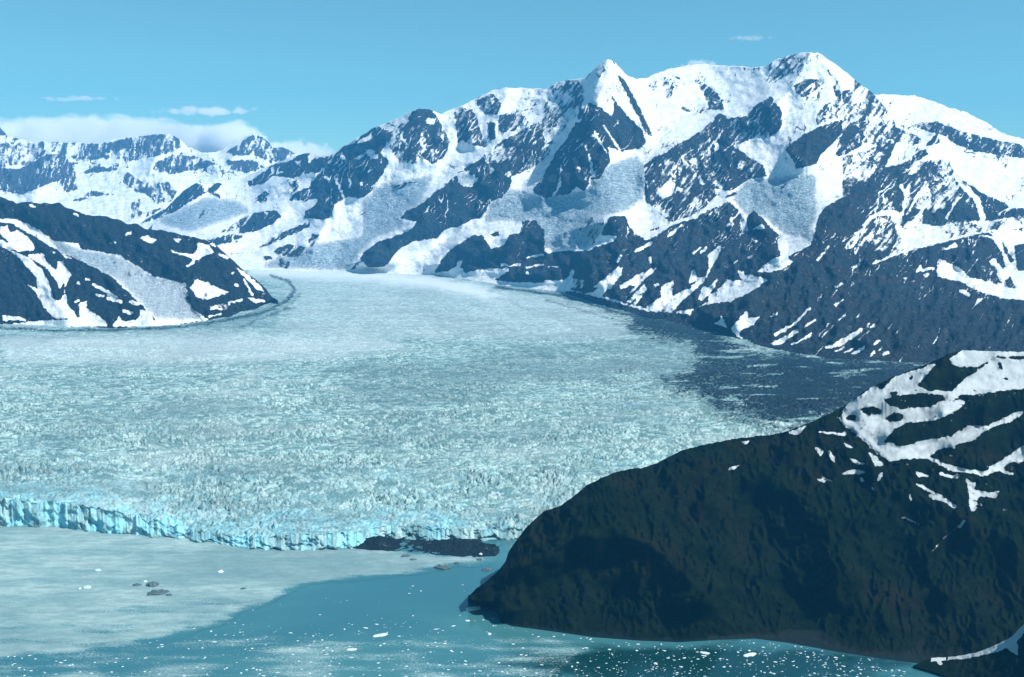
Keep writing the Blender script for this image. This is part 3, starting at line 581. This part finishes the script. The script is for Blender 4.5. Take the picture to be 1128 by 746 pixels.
def glacier_height(X, Y, Yt, htop):
    d = Y - Yt
    b = htop + (ice_level(Y)-htop)*sstep(0, 1500, d)
    fade = .16 + .84*np.exp(-np.maximum(d-300, 0)/2600)
    wx = fbm(X/160, Y/160, 3, 5)*60; wy = fbm(X/160+9, Y/160, 3, 6)*60
    f1, f2, rid = worley((X+wx)/26, (Y+wy)/17, 3)
    g1, g2, rid2 = worley((X+wx*.7)/10, (Y+wy*.7)/8, 8)
    blk = np.minimum(1, (f2-f1)*2.4)
    blk2 = np.minimum(1, (g2-g1)*2.0)
    rough = .30 + 1.15*sstep(-.3, .4, fbm(X/380, Y/260, 5, 12, .6))
    big1, big2, rid3 = worley((X+wx)/85, (Y+wy)/48, 5); big = np.minimum(1, (big2-big1)*2.2)*(.2+rid3)
    h = fade*rough*(9*big*np.exp(-np.maximum(d,0)/1500)+9.5*blk*(.35+rid) + 5*blk2*(.3+rid2) - 9)
    h += fade*5*fbm(X/9, Y/9, 3, 14) + 16*fbm(X/600, Y/300, 4, 15)*sstep(0, 600, d)
    edge = sstep(0, 40, d)
    return b + h*(.5+.5*edge), rid, rid2, blk*.6+blk2*.4
Hs, rid, rid2, blk = glacier_height(Xs, Ys, Yt[None], htop[None])
# calving cliff
k = np.linspace(0, 1, ncl)[:, None]
top = np.maximum(Hs[0] + 9*fbm(pxg/7, pxg*0+6.6, 4, 95, .6), 8)
col_n = fbm(pxg[None]/15+0*k, k*1.6+pxg[None]*0, 3, 97, .5)*30 + (np.abs(gnoise(pxg/14, pxg*0+.5, 98))*-16)[None] + fbm(pxg[None]/2+0*k, k*5+pxg[None]*0, 3, 99)*3
Yc = Yt[None] + 13*k**1.2 + 5*np.floor(k*4+gnoise(pxg/9, pxg*0+.2, 111)[None]*1.5) + col_n*np.sin(np.pi*np.clip(k*.92+.06, 0, 1))
Zc = -4 + (top+3)[None]*k*(1-1e-3)
Xc = azx*Yc
X = np.vstack([Xc, Xs]); Y = np.vstack([Yc, Ys]); Z = np.vstack([Zc, Hs])
PX, PY = proj(X, Y, Z)
deb = Cover(0)
TG = tile(560,280,1.986)
deb.poly(TG([(60,65),(150,75),(240,110),(330,125),(420,150),(490,190),(560,215),(680,240),(900,260),(900,330),(800,330),(700,350),(600,370),(480,340),(430,310),(300,285),(310,275),(400,255),(420,215),(390,195),(300,180),(250,160),(260,130),(180,105),(60,75)]), .85)
deb.poly(TG([(600,370),(700,350),(760,340),(640,385),(560,380)]), .55); deb.poly(TG([(430,310),(560,340),(640,360),(640,400),(500,370),(420,340)]), .5)
deb.poly(TG([(330,285),(420,262),(560,270),(740,270),(740,300),(480,300)]), .68)
deb.line(TG([(560,345),(620,360),(660,372)]), 5, .75)
deb.poly(TG([(400,200),(430,215),(560,240),(560,262),(420,240)]), .6)
deb.line([(-260,356),(0,360.5),(60,364),(130,363),(200,359.5),(230,355)], 3.0, .6); deb.line([(230,356),(258,350),(290,343),(315,331),(325,320),(318,312)], 7, .5); deb.line([(285,352),(312,341),(332,328)], 3, .6)
deb.line([(350,418),(470,400),(560,394),(700,392)], 10, .14); deb.line([(620,326),(690,350),(750,362)], 3, .6)
deb.poly([(860,385),(1000,396),(1128,400),(1390,410),(1390,440),(860,440)], .85)
debb = deb.blur(9); thin = Cover(0)
for pts, wd, v_ in (([(-260,356),(0,361),(60,364.5),(130,363.5),(200,360),(235,355)], 2.4, .9), ([(225,357),(258,351),(290,344),(315,332),(326,320),(318,311),(300,303)], 4.5, .62), ([(262,361),(300,347),(322,335),(331,322)], 2.5, .6), ([(300,349),(345,330)], 2, .4), ([(545,316),(620,326),(690,347),(760,366),(830,384)], 3, .85), ([(600,330),(690,356),(740,372)], 2.5, .6)): thin.line(pts, wd, v_)
thin = thin.blur(1)
w = fbm(PX/22, PY/6, 5, 201, .6)*26; w2 = fbm(PX/14, PY/4, 4, 205)*7
D = np.maximum(debb(PX+w, PY+w2), thin(PX+w*.25, PY+w2*.25)) - .55*sstep(.15, .4, fbm(PX/60, PY/4.5, 4, 207))*sstep(355, 400, PY)
wht = Cover(0); wht.poly([(290,296),(420,300),(545,316),(690,345),(690,375),(450,372),(300,362),(325,330)], .22); wht.line([(270,298),(400,303),(480,311),(545,325)], 10, 1); wht.line([(545,322),(640,338)], 4, .4); wht.poly([(0,372),(250,366),(420,372),(460,385),(250,400),(0,400)], .35); wht = wht.blur(4)
Wv = wht(PX+w, PY)
full = lambda top_, a: np.vstack([top_, a])
dd = full(np.zeros_like(Xc), Ys - Yt[None])
bluep = np.exp(-dd/130.0)*sstep(620, 380, PX) + .35*np.exp(-dd/500.0) + .25*sstep(.1,.5,fbm(X/300, Y/200, 3, 221))*np.exp(-dd/1800)
cell = full(np.repeat(rid[:1], ncl, 0), rid); cell2 = full(np.repeat(rid2[:1], ncl, 0), rid2)
th = np.arctan2(X+1500, 13500-Y); rr_ = np.hypot(X+1500, 13500-Y)
th = th + .02*fbm(X/900, Y/900, 3, 231)
band = 0.8*fbm(th*15, rr_/4200, 5, 233, .65) + .45*fbm(rr_/190, th*5, 3, 235) + .3*fbm(X/500, Y/330, 4, 237)
dk = Cover(0); dk.poly([(420,402),(540,386),(700,374),(770,398),(720,425),(600,418),(520,432),(400,430),(340,420)], 1); dk.poly([(330,440),(500,440),(640,470),(560,490),(380,470)], .45); dk = dk.blur(11)
band = band + .36*dk(PX + w*.6, PY + w2*.6)
t = NT('crevassed_glacier_ice'); p = t.pos()
n1 = t.noise(p, 1/70, 5); n2 = t.noise(p, 1/7, 5, .65); n3 = t.noise(t.pos(.4, 1, 1), 1/330, 4)
c = t.math('ADD', t.math('MULTIPLY', t.attr('cell'), .6), t.math('MULTIPLY', t.attr('cell_small'), .4))
icec = t.mix(t.ramp(c, .15, .85), (.10,.20,.20), (.305,.44,.425))
icec = t.mix(t.ramp(t.math('ADD', n2, t.math('MULTIPLY', t.math('SUBTRACT', c, .5), .3)), .52, .74, 0, .75), icec, (.64,.77,.75))
icec = t.mix(t.ramp(n3, .45, .7, 0, .55), icec, (.14,.21,.22))
icec = t.mix(t.ramp(n2, .25, .40, .6, 0), icec, (.055,.11,.12))
icec = t.mix(t.ramp(t.attr('band'), 0, .42, 0, .42), icec, (.07,.125,.14)); icec = t.mix(t.ramp(t.attr('band'), -.05, -.42, 0, .4), icec, (.40,.47,.47))
icec = t.mix(t.attr('white'), icec, (.66,.72,.72))
bl = t.math('MULTIPLY', t.attr('blue'), t.ramp(t.math('ADD', n1, t.math('MULTIPLY', t.attr('cell_small'), .3)), .38, .78, 1, .15))
icec = t.mix(t.math('MINIMUM', bl, .9), icec, (.27,.62,.72))
dn = t.math('ADD', t.attr('debris'), t.math('MULTIPLY', t.math('ADD', t.math('SUBTRACT', n2, .5), t.math('MULTIPLY', t.math('SUBTRACT', t.attr('cell_small'), .5), 1.1)), .55))
db = t.mix(n1, (.001,.009,.016), (.006,.020,.030))
icec = t.mix(t.ramp(dn, .16, .72), icec, db)
m_gl = t.done(t.bsdf(icec, .6, t.bump(n2, 4.0, .8), .25))
V3 = np.stack([X, Y, Z], -1).reshape(-1, 3)
o = mesh_object('glacier', V3, grid_quads(ncl+NS, nc), m_gl, {'cell': cell, 'cell_small': cell2, 'debris': D, 'white': Wv, 'band': band, 'blue': bluep})
tag(o, 'broad crevassed blue-white glacier ending in a calving ice cliff at the water', 'glacier', kind='structure')

# ------------------------------------------------------------------ water
def lay_sheet(name, x0, x1, y0, y1, z, mat):
    me = bpy.data.meshes.new(name); me.from_pydata([(x0,y0,z),(x1,y0,z),(x1,y1,z),(x0,y1,z)], [], [(0,1,2,3)]); me.materials.append(mat)
    o = bpy.data.objects.new(name, me); C.objects.link(o); return o
def water_nodes(t):
    p = t.pos(); n = t.noise(p, 1/9, 4); n2 = t.noise(t.pos(.5, 1, 1), 1/300, 4); n3 = t.noise(t.pos(.35, 1, 1), 1/900, 3)
    col = t.mix(t.ramp(n2, .35, .7), (.036,.138,.160), (.056,.180,.190))
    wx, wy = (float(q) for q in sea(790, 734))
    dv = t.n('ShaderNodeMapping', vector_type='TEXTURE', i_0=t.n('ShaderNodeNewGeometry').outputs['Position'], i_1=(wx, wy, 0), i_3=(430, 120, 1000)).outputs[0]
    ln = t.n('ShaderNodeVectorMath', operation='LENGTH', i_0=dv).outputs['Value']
    clear = t.ramp(t.math('ADD', ln, t.math('MULTIPLY', t.math('SUBTRACT', t.noise(t.pos(.5, 1, 1), 1/70, 5, .65), .5), 1.6)), .55, 1.15, 1, 0)  # headland's dark reflection painted into the base colour, along with less silty water
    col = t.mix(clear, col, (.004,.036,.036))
    return t.bsdf(col, .16, t.bump(n, .35, .35), .5)
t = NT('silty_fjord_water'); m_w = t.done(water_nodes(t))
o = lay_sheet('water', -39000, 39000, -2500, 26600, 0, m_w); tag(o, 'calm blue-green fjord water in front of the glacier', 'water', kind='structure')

# brash ice: pale carpet of crushed ice below the ice cliff
bc = Cover(0)
bc.poly([(-260,560)]+[(x, y-3) for x, y in termy[1:12]]+[(420,606),(480,612),(545,613),(552,612),(548,618),(520,622),(500,621),(470.6,628),(426,633),(387,637),(351.6,639.5),(330.6,644.5),(312,653),(302,661),(257.5,676),(252,683),(226,691),(200,696),(130,712),(60,720),(0,722),(-260,728)], 1)
bc.poly([(-260,700),(60,690),(85,668),(130,660),(190,655),(240,650),(290,656),(270,668),(245,676),(215,688),(120,706),(40,714),(-260,716)], .74)
bc.poly([(-260,733),(0,728),(90,722),(200,704),(300,698),(420,706),(540,694),(600,700),(690,712),(640,725),(620,740),(600,770),(-260,770)], .45)
bb = bc.blur(5)
px = np.arange(-240, 700, 1.0); yb = np.exp(np.linspace(math.log(2050), math.log(3420), 460))
PXb, Yb = np.meshgrid(px, yb)
PYb = CY - F*(Yb*sp - CAMZ*cp)/(Yb*cp + CAMZ*sp); dep = Yb*cp + CAMZ*sp
Xb = (PXb-CX)/F*dep
den = bb(PXb + fbm(PXb/14, PYb/5, 4, 301)*5, PYb + fbm(PXb/18, PYb/6, 4, 302)*2.4)
str_ = fbm(Xb/160, Yb/45, 5, 303)
hgt = .25 + np.clip(den, 0, 1)*(.35+.8*np.abs(fbm(Xb/14, Yb/14, 4, 304)))
den2 = den + .42*str_*sstep(.05, .5, den)
nr_, nc_ = PXb.shape
keep = den.reshape(-1) > .22
q = grid_quads(nr_, nc_); q = q[keep[q].all(1)]
used = np.unique(q); remap = np.full(nr_*nc_, -1); remap[used] = np.arange(len(used))
Vb = np.stack([Xb, Yb, hgt], -1).reshape(-1, 3)[used]
t = NT('brash_ice'); p = t.pos()
n1 = t.noise(p, 1/5, 5, .7); n2 = t.noise(t.pos(.3, 1, 1), 1/60, 5, .6); n3 = t.noise(t.pos(.4,1,1), 1/400, 4)
d = t.math('ADD', t.attr('brash'), t.math('ADD', t.math('MULTIPLY', t.math('SUBTRACT', n1, .5), .9), t.math('MULTIPLY', t.math('SUBTRACT', n2, .5), .7)))
vz = t.n('ShaderNodeTexVoronoi', i_Vector=p, i_Scale=.16).outputs['Distance']
icb = t.mix(t.ramp(n2, .3, .7), (.20,.335,.335), (.36,.475,.465)); icb = t.mix(t.ramp(vz, .1, .32, .55, 0), icb, (.48,.56,.57)); icb = t.mix(t.ramp(n1, .6, .75, 0, .6), icb, (.55,.62,.62)); icb = t.mix(t.ramp(n3, .42, .62, 0, .6), icb, (.14,.235,.25)); n5 = t.noise(t.pos(.4, 1, 1), 1/22, 5, .7); icb = t.mix(t.ramp(n5, .40, .62, .45, 0), icb, (.11,.20,.215))
brash = t.bsdf(icb, .8, t.bump(n1, .8, .6), .1)
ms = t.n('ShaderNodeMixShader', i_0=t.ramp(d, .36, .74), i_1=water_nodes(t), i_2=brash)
m_b = t.done(ms.outputs[0])
o = mesh_object('brash_ice', Vb, remap[q], m_b, {'brash': den2.reshape(-1)[used]})
tag(o, 'pale carpet of crushed brash ice floating below the ice cliff', 'brash ice', kind='stuff')

# ------------------------------------------------------------------ floating ice
def ice_material(name, a, b):
    t = NT(name); p = t.pos(); n = t.noise(p, .6, 5)
    return t.done(t.bsdf(t.mix(t.ramp(n, .35, .65), a, b), .5, t.bump(n, .4, .6), .3))
m_floe = ice_material('white_floe_ice', (.50,.60,.62), (.70,.75,.76)); m_dirty = ice_material('dirty_floe_ice', (.03,.06,.07), (.12,.17,.185))
m_blue = ice_material('blue_floe_ice', (.35,.62,.74), (.7,.82,.86))
def floe_mesh(name, seed, mat, flat=.3, long_=1.0, spiky=.3):
    bm = bmesh.new(); bmesh.ops.create_icosphere(bm, subdivisions=3, radius=1.0)
    rs = np.random.RandomState(seed); ph = rs.uniform(0, 50, 2)
    co = np.array([v.co for v in bm.verts])
    a = np.arctan2(co[:,1], co[:,0])
    rad = 1 + .32*fbm(np.cos(a)*1.3+ph[0], np.sin(a)*1.3+ph[1], 3, seed) + .18*fbm(co[:,0]*3+ph[0], co[:,1]*3+co[:,2]*2, 2, seed+3)
    up = 1 + spiky*2*np.maximum(0, fbm(co[:,0]*1.8+ph[1], co[:,1]*1.8+ph[0], 3, seed+5))
    for v, r, u in zip(bm.verts, rad, up):
        v.co.x *= r*long_; v.co.y *= r; z = v.co.z
        v.co.z = (np.sign(z)*abs(z)**.6)*flat*(u if z > 0 else .5)
    me = bpy.data.meshes.new(name); bm.to_mesh(me); bm.free(); me.materials.append(mat); return me
white = [floe_mesh('ice_floe', 100+i, m_floe, [.22,.34,.18,.45,.28,.6,.25,.38][i], [1.6,1.1,2.2,1.0,1.4,.9,1.8,1.2][i], .5) for i in range(8)]
dirty = [floe_mesh('debris_iceberg', 140+i, m_dirty, .45, [1.5,1.1,1.9,1.2][i], .7) for i in range(4)]
bluef = [floe_mesh('ice_floe', 160+i, m_blue, .6, 1.2, .6) for i in range(2)]
def float_ice(name, me, px, py, wpx, label, cat, group=None):
    x, y = sea(px, py); x = float(x); y = float(y)
    o = bpy.data.objects.new(name, me); C.objects.link(o); s = wpx/2*y/F/1.25
    o.location = (x, y, s*.05); o.scale = (s, s, s); o.rotation_euler = (0, 0, R_.uniform(-.5, .5)); return tag(o, label, cat, group)
singles = [
 ('ice_floe', white[2], 419, 700, 10, 'long flat white floe alone on open water, below the dark blue patch', 'ice floe'),
 ('ice_floe', white[0], 521, 671, 14, 'flat white floe just off the pointed tip of the headland', 'ice floe'),
 ('ice_floe', white[4], 515, 684, 5, 'small white floe south of the flat floe off the headland tip', 'ice floe'),
 ('ice_floe', white[5], 539, 699, 6, 'bright blocky white floe off the headland shore, left of its cove', 'ice floe'),
 ('ice_floe', white[6], 776, 719.6, 8, 'bright oval white floe on dark green water under the headland beach', 'ice floe'),
 ('ice_floe', white[2], 826, 721.5, 10, 'long tilted white floe on dark green water, biggest near the beach', 'ice floe'),
 ('ice_floe', white[1], 722, 731, 5, 'lone white floe at the edge of the dark green reflection', 'ice floe'),
 ('ice_floe', white[0], 387, 716, 9, 'white floe lowest of the larger ones on the open blue water', 'ice floe'),
 ('iceberg', bluef[0], 96, 648, 9, 'small white iceberg in the brash, left of the dark dirty icebergs', 'iceberg'),
 ('iceberg', white[5], 88, 649, 5, 'tiny dull white iceberg touching the left side of the white one in brash', 'iceberg'),
 ('iceberg', white[3], 243, 630.5, 9, 'pale iceberg with a blue shadow in the smooth brash under the ice cliff', 'iceberg'),
 ('iceberg', bluef[1], 108, 629, 7, 'bluish iceberg high in the brash close to the left ice cliff', 'iceberg'),
 ('debris_iceberg', dirty[0], 151, 645, 9, 'dark dirty iceberg at the left end of the cluster in the brash', 'iceberg'),
 ('debris_iceberg', dirty[1], 168, 645, 16, 'largest dark dirty iceberg in the middle of the brash cluster', 'iceberg'),
 ('debris_iceberg', dirty[2], 174, 654, 16, 'long dark dirty iceberg at the lower edge of the brash cluster', 'iceberg'),
 ('debris_iceberg', dirty[3], 186, 656, 8, 'dark dirty iceberg at the right end of the brash cluster', 'iceberg'),
 ('iceberg', white[3], 160, 641, 6, 'white iceberg resting against the top of the dirty brash cluster', 'iceberg'),
 ('iceberg', white[1], 180, 650, 5, 'white iceberg wedged between the dark dirty icebergs in the brash', 'iceberg'),
 ('debris_iceberg', dirty[3], 268, 649, 7, 'lone dark iceberg in the brash near its diagonal water edge', 'iceberg'),
 ('debris_iceberg', dirty[2], 447, 613, 8, 'dark dirty iceberg grounded below the left half of the rubble bank', 'iceberg'),
 ('debris_iceberg', dirty[0], 455, 617, 7, 'dark dirty iceberg nearest the water under the middle of the rubble bank', 'iceberg'),
 ('debris_iceberg', dirty[2], 487, 626, 13, 'long dark dirty iceberg on the brash edge below the rubble bank', 'iceberg'),
 ('debris_iceberg', dirty[1], 503, 621, 8, 'dark dirty iceberg below the right half of the rubble bank', 'iceberg'),
 ('debris_iceberg', dirty[3], 528, 617, 7, 'dark dirty iceberg against the right end of the rubble bank', 'iceberg'),
 ('debris_iceberg', dirty[2], 537, 628, 9, 'dark dirty iceberg closest to the headland cove', 'iceberg'),
 ('iceberg', white[3], 530, 611, 7, 'white iceberg stranded on the right end of the dark rubble bank', 'iceberg'),
]
for s in singles: float_ice(*s)

def in_water(px, py):
    if py > lerp_poly(footH, px)-1 and px > 548: pass
    if px > 514 and py < lerp_poly(footH, px)+1.5: return False
    if px > 1000: return False
    return bool(bb(np.array([px]), np.array([py]))[0] < .55) and py > 612
n = 0; tries = 0
cand = []
while len(cand) < 2600 and tries < 60000:
    tries += 1
    px = R_.uniform(-30, 1000); py = R_.uniform(618, 760)
    dens = .03 + .97*sstep(668, 745, py + 6*fbm(np.array([px/60.]), np.array([py/12.]), 3, 77)[0])
    dens *= min(1, .10 + 1.5*max(0, .28 + fbm(np.array([px/34.]), np.array([py/7.]), 4, 79)[0]))
    if px > 540: dens = max(dens*.8, .22*(1 if py-lerp_poly(footH, px) < 14 else .6))
    if R_.uniform() < dens and in_water(px, py): cand.append((px, py, .9 + 1.0*R_.gamma(1.1, 1.0)))
cand.sort(key=lambda c: -c[2])
big = [c for c in cand if -15 < c[0] < 1000 and c[1] < 748][:270]; bs = set(big)
for px, py, wv in big:
    shore = px > 545
    float_ice('ice_fragment', white[R_.randint(8)], px, py, min(wv, 4.6)*.72 + .2,
              'small white ice fragment drifting along the headland shore' if shore else 'small white ice fragment drifting on the open blue-green water',
              'ice fragment', 'ice fragments along the headland shore' if shore else 'ice fragments on the open water')
bm = bmesh.new()
for px, py, wv in cand:
    if (px, py, wv) in bs: continue
    x, y = sea(px, py); s = wv/2*y/F*.8
    a0 = R_.uniform(0, 6); k = R_.randint(5, 8)
    ring = [bm.verts.new((x + s*1.5*math.cos(a0+6.283*i/k)*R_.uniform(.7,1.2), y + s*math.sin(a0+6.283*i/k)*R_.uniform(.7,1.2), -.1)) for i in range(k)]
    tp = bm.verts.new((x, y, s*R_.uniform(.25,.5)))
    for i in range(k): bm.faces.new((ring[i], ring[(i+1) % k], tp))
me = bpy.data.meshes.new('ice_crumbs'); bm.to_mesh(me); bm.free(); me.materials.append(m_floe)
o = bpy.data.objects.new('ice_crumbs', me); C.objects.link(o); tag(o, 'countless tiny white ice crumbs speckling the open water', 'ice crumbs', kind='stuff')

# ------------------------------------------------------------------ dark rubble bank at the foot of the ice
nx, ny = 340, 60
px = np.linspace(366, 552, nx); v = np.linspace(0, 1, ny)[:, None]
bot = lerp_poly([(366,604.6),(400,606.5),(444,610),(481,614),(523,616),(545,613.5),(552,609)], px); topY = lerp_poly([(366,604),(383,600),(400,594),(418,590.5),(444,598),(481,598.5),(507,595.5),(531,599.5),(546,601),(552,607)], px)
Y0 = sea(px, bot)[1]; depth = np.interp(px, [366,400,440,480,520,552], [20,110,150,170,190,60])
Yr = Y0[None] + depth[None]*v + 8*fbm(px[None]/9+0*v, v*2+px[None]*0, 3, 401)
_, _, zt = at(px, topY, Y0+depth*.62)
prof = np.interp(v[:,0], [0,.12,.4,.62,.8,1], [-.12,.18,.55,1,.75,-.1])[:, None]
Xr = ray(px, bot)[0][None]*Yr
Zr = zt[None]*prof + (4.5*ridged(Xr/26, Yr/26, 4, 402) + 3*fbm(Xr/8, Yr/8, 3, 403) - 2.2)*np.sin(np.pi*np.clip(v, .02, .98))
t = NT('dark_moraine_rubble'); p = t.pos(); n1 = t.noise(p, 1/5, 5, .7); n2 = t.noise(p, 1/30, 4)
c = t.mix(n2, (.004,.012,.018), (.014,.027,.034)); c = t.mix(t.ramp(n1, .6, .72, 0, .5), c, (.03,.05,.06)); c = t.mix(t.ramp(t.math('ADD', n1, t.math('MULTIPLY', n2, .5)), .92, 1.0, 0, .6), c, (.45,.52,.55))
m_r = t.done(t.bsdf(c, .85, t.bump(n1, 3, 1), .1))
o = mesh_object('rubble_bank', np.stack([Xr, Yr+0*Xr, Zr], -1).reshape(-1, 3), grid_quads(ny, nx), m_r)
tag(o, 'low dark bank of moraine rubble between the ice front and the brash', 'rubble bank')

# ------------------------------------------------------------------ haze
HZB = (-40000, 40000, -3000, 26800, -9, 3750)
bm = bmesh.new(); bmesh.ops.create_cube(bm, size=1.0); me = bpy.data.meshes.new('haze'); bm.to_mesh(me); bm.free()
hz = bpy.data.objects.new('haze', me); C.objects.link(hz)
hz.location = (0, (HZB[2]+HZB[3])/2, (HZB[4]+HZB[5])/2); hz.scale = (HZB[1]-HZB[0], HZB[3]-HZB[2], HZB[5]-HZB[4])
t = NT('thin_air'); pv = t.n('ShaderNodeVolumePrincipled'); pv.inputs['Color'].default_value = (.08,.49,.96,1); pv.inputs['Density'].default_value = 2.25e-5; pv.inputs['Anisotropy'].default_value = 0.0
t.link(pv.outputs[0], t.out.inputs['Volume']); me.materials.append(t.m)
tag(hz, 'pale blue air between the camera and the far mountains', 'haze', kind='stuff')

# ------------------------------------------------------------------ clouds (wholly beyond the haze)
def cloud(name, px0, px1, py0, py1, Y, thick, dens, label, seed, nscale, cut, soft=.25, stretch=(1,1,1)):
    x0, _, z1 = at((px0), py0, Y); x1, _, z0 = at(px1, py1, Y)
    cx, cz = (x0+x1)/2, (z0+z1)/2; hx, hz_ = (x1-x0)/2, (z1-z0)/2
    bm = bmesh.new(); bmesh.ops.create_icosphere(bm, subdivisions=4, radius=1.0); me = bpy.data.meshes.new(name)
    for v in bm.verts: v.co *= 1.02
    bm.to_mesh(me); bm.free()
    o = bpy.data.objects.new(name, me); C.objects.link(o); o.location = (cx, Y+thick, cz); o.scale = (hx, thick, hz_)
    t = NT(name); tc = t.n('ShaderNodeTexCoord').outputs['Object']
    ln = t.n('ShaderNodeVectorMath', operation='LENGTH', i_0=tc).outputs['Value']
    fall = t.ramp(ln, 1-soft*2.2, 1.0, 1, 0)
    mp = t.n('ShaderNodeMapping', i_0=tc, i_1=(seed*3.1, seed*1.7, seed), i_3=stretch).outputs[0]
    nz = t.noise(mp, nscale, 6, .58)
    dn = t.ramp(t.math('ADD', t.math('MULTIPLY', nz, 1.5), t.math('MULTIPLY', t.math('SUBTRACT', fall, 1), .8)), cut+.28, cut+.62)
    pv = t.n('ShaderNodeVolumePrincipled'); pv.inputs['Color'].default_value = (1,1,1,1); pv.inputs['Anisotropy'].default_value = 0.0
    t.link(t.math('MULTIPLY', dn, dens), pv.inputs['Density']); t.link(pv.outputs[0], t.out.inputs['Volume']); me.materials.append(t.m)
    return tag(o, label, 'cloud')
cloud('cloud', -190, 318, 108, 205, 27900, 1700, .006, 'long white cloud bank lying on the far mountain range', 1, 2.4, .06, .22, (5,1,1))
cloud('cloud', 190, 415, 140, 215, 28100, 1400, .004, 'white cloud tail behind the sharp pyramid peak', 2, 2.4, .08, .26, (3.5,1,1))
cloud('cloud', 180, 302, 119, 190, 27500, 1300, .006, 'brightest puffy cloud between the flat summit and the pyramid peak', 9, 2.2, .08, .25, (1.3,1,1))
cloud('cloud', 95, 345, 107, 130, 28000, 900, .006, 'thin flat streak of cloud above the cloud bank', 3, 2.0, .08, .5, (5,1,.7))
cloud('cloud', -80, 215, 96, 113, 28300, 900, .004, 'faint topmost streak of cloud above the far range', 4, 2.0, .12, .55, (5,1,.7))
cloud('cloud', 728, 828, 54, 80, 27800, 900, .007, 'small lens-shaped cloud capping the snow saddle between the twin peaks', 5, 2.0, .2, .4, (4,1,.8))
cloud('cloud', 775, 890, 31, 43, 28400, 700, .003, 'tiny faint wisp of cloud high above the right peak', 6, 2.5, .25, .4, (4,1,.8))

# ------------------------------------------------------------------ light
el = math.asin(SUN[2]); rot = math.atan2(SUN[0], SUN[1])
w = bpy.data.worlds.new('World'); sc.world = w; w.use_nodes = True; nt = w.node_tree; nt.nodes.clear()
sky = nt.nodes.new('ShaderNodeTexSky'); sky.sky_type = 'NISHITA'; sky.sun_disc = False; sky.sun_elevation = el; sky.sun_rotation = rot; sky.altitude = 900; sky.air_density = 1.0; sky.dust_density = .6; sky.ozone_density = 1.0
mx = nt.nodes.new('ShaderNodeMix'); mx.data_type = 'RGBA'; mx.blend_type = 'MULTIPLY'; mx.inputs[0].default_value = 1; mx.inputs[7].default_value = (.62, 1.02, .90, 1)
nt.links.new(sky.outputs[0], mx.inputs[6])
bg = nt.nodes.new('ShaderNodeBackground'); bg.inputs[1].default_value = .09; nt.links.new(mx.outputs[2], bg.inputs[0])
wo = nt.nodes.new('ShaderNodeOutputWorld'); nt.links.new(bg.outputs[0], wo.inputs[0])
sd = bpy.data.lights.new('sun', 'SUN'); sd.energy = 4.6; sd.angle = math.radians(.53); sd.color = (1, .985, .95)
so = bpy.data.objects.new('sun', sd); C.objects.link(so)
from mathutils import Vector
so.rotation_euler = Vector(SUN).to_track_quat('Z', 'Y').to_euler(); so.location = (0, 0, 5000)

vs = sc.view_settings; vs.view_transform = 'Standard'; vs.look = 'None'; vs.gamma = 1; vs.exposure = .5; vs.use_curve_mapping = False
sc.render.engine = 'CYCLES'
cy_ = sc.cycles; cy_.use_denoising = True; cy_.max_bounces = 14; cy_.diffuse_bounces = 2; cy_.glossy_bounces = 2; cy_.volume_bounces = 12; cy_.transparent_max_bounces = 8
cy_.volume_step_rate = 2.0; cy_.volume_max_steps = 128
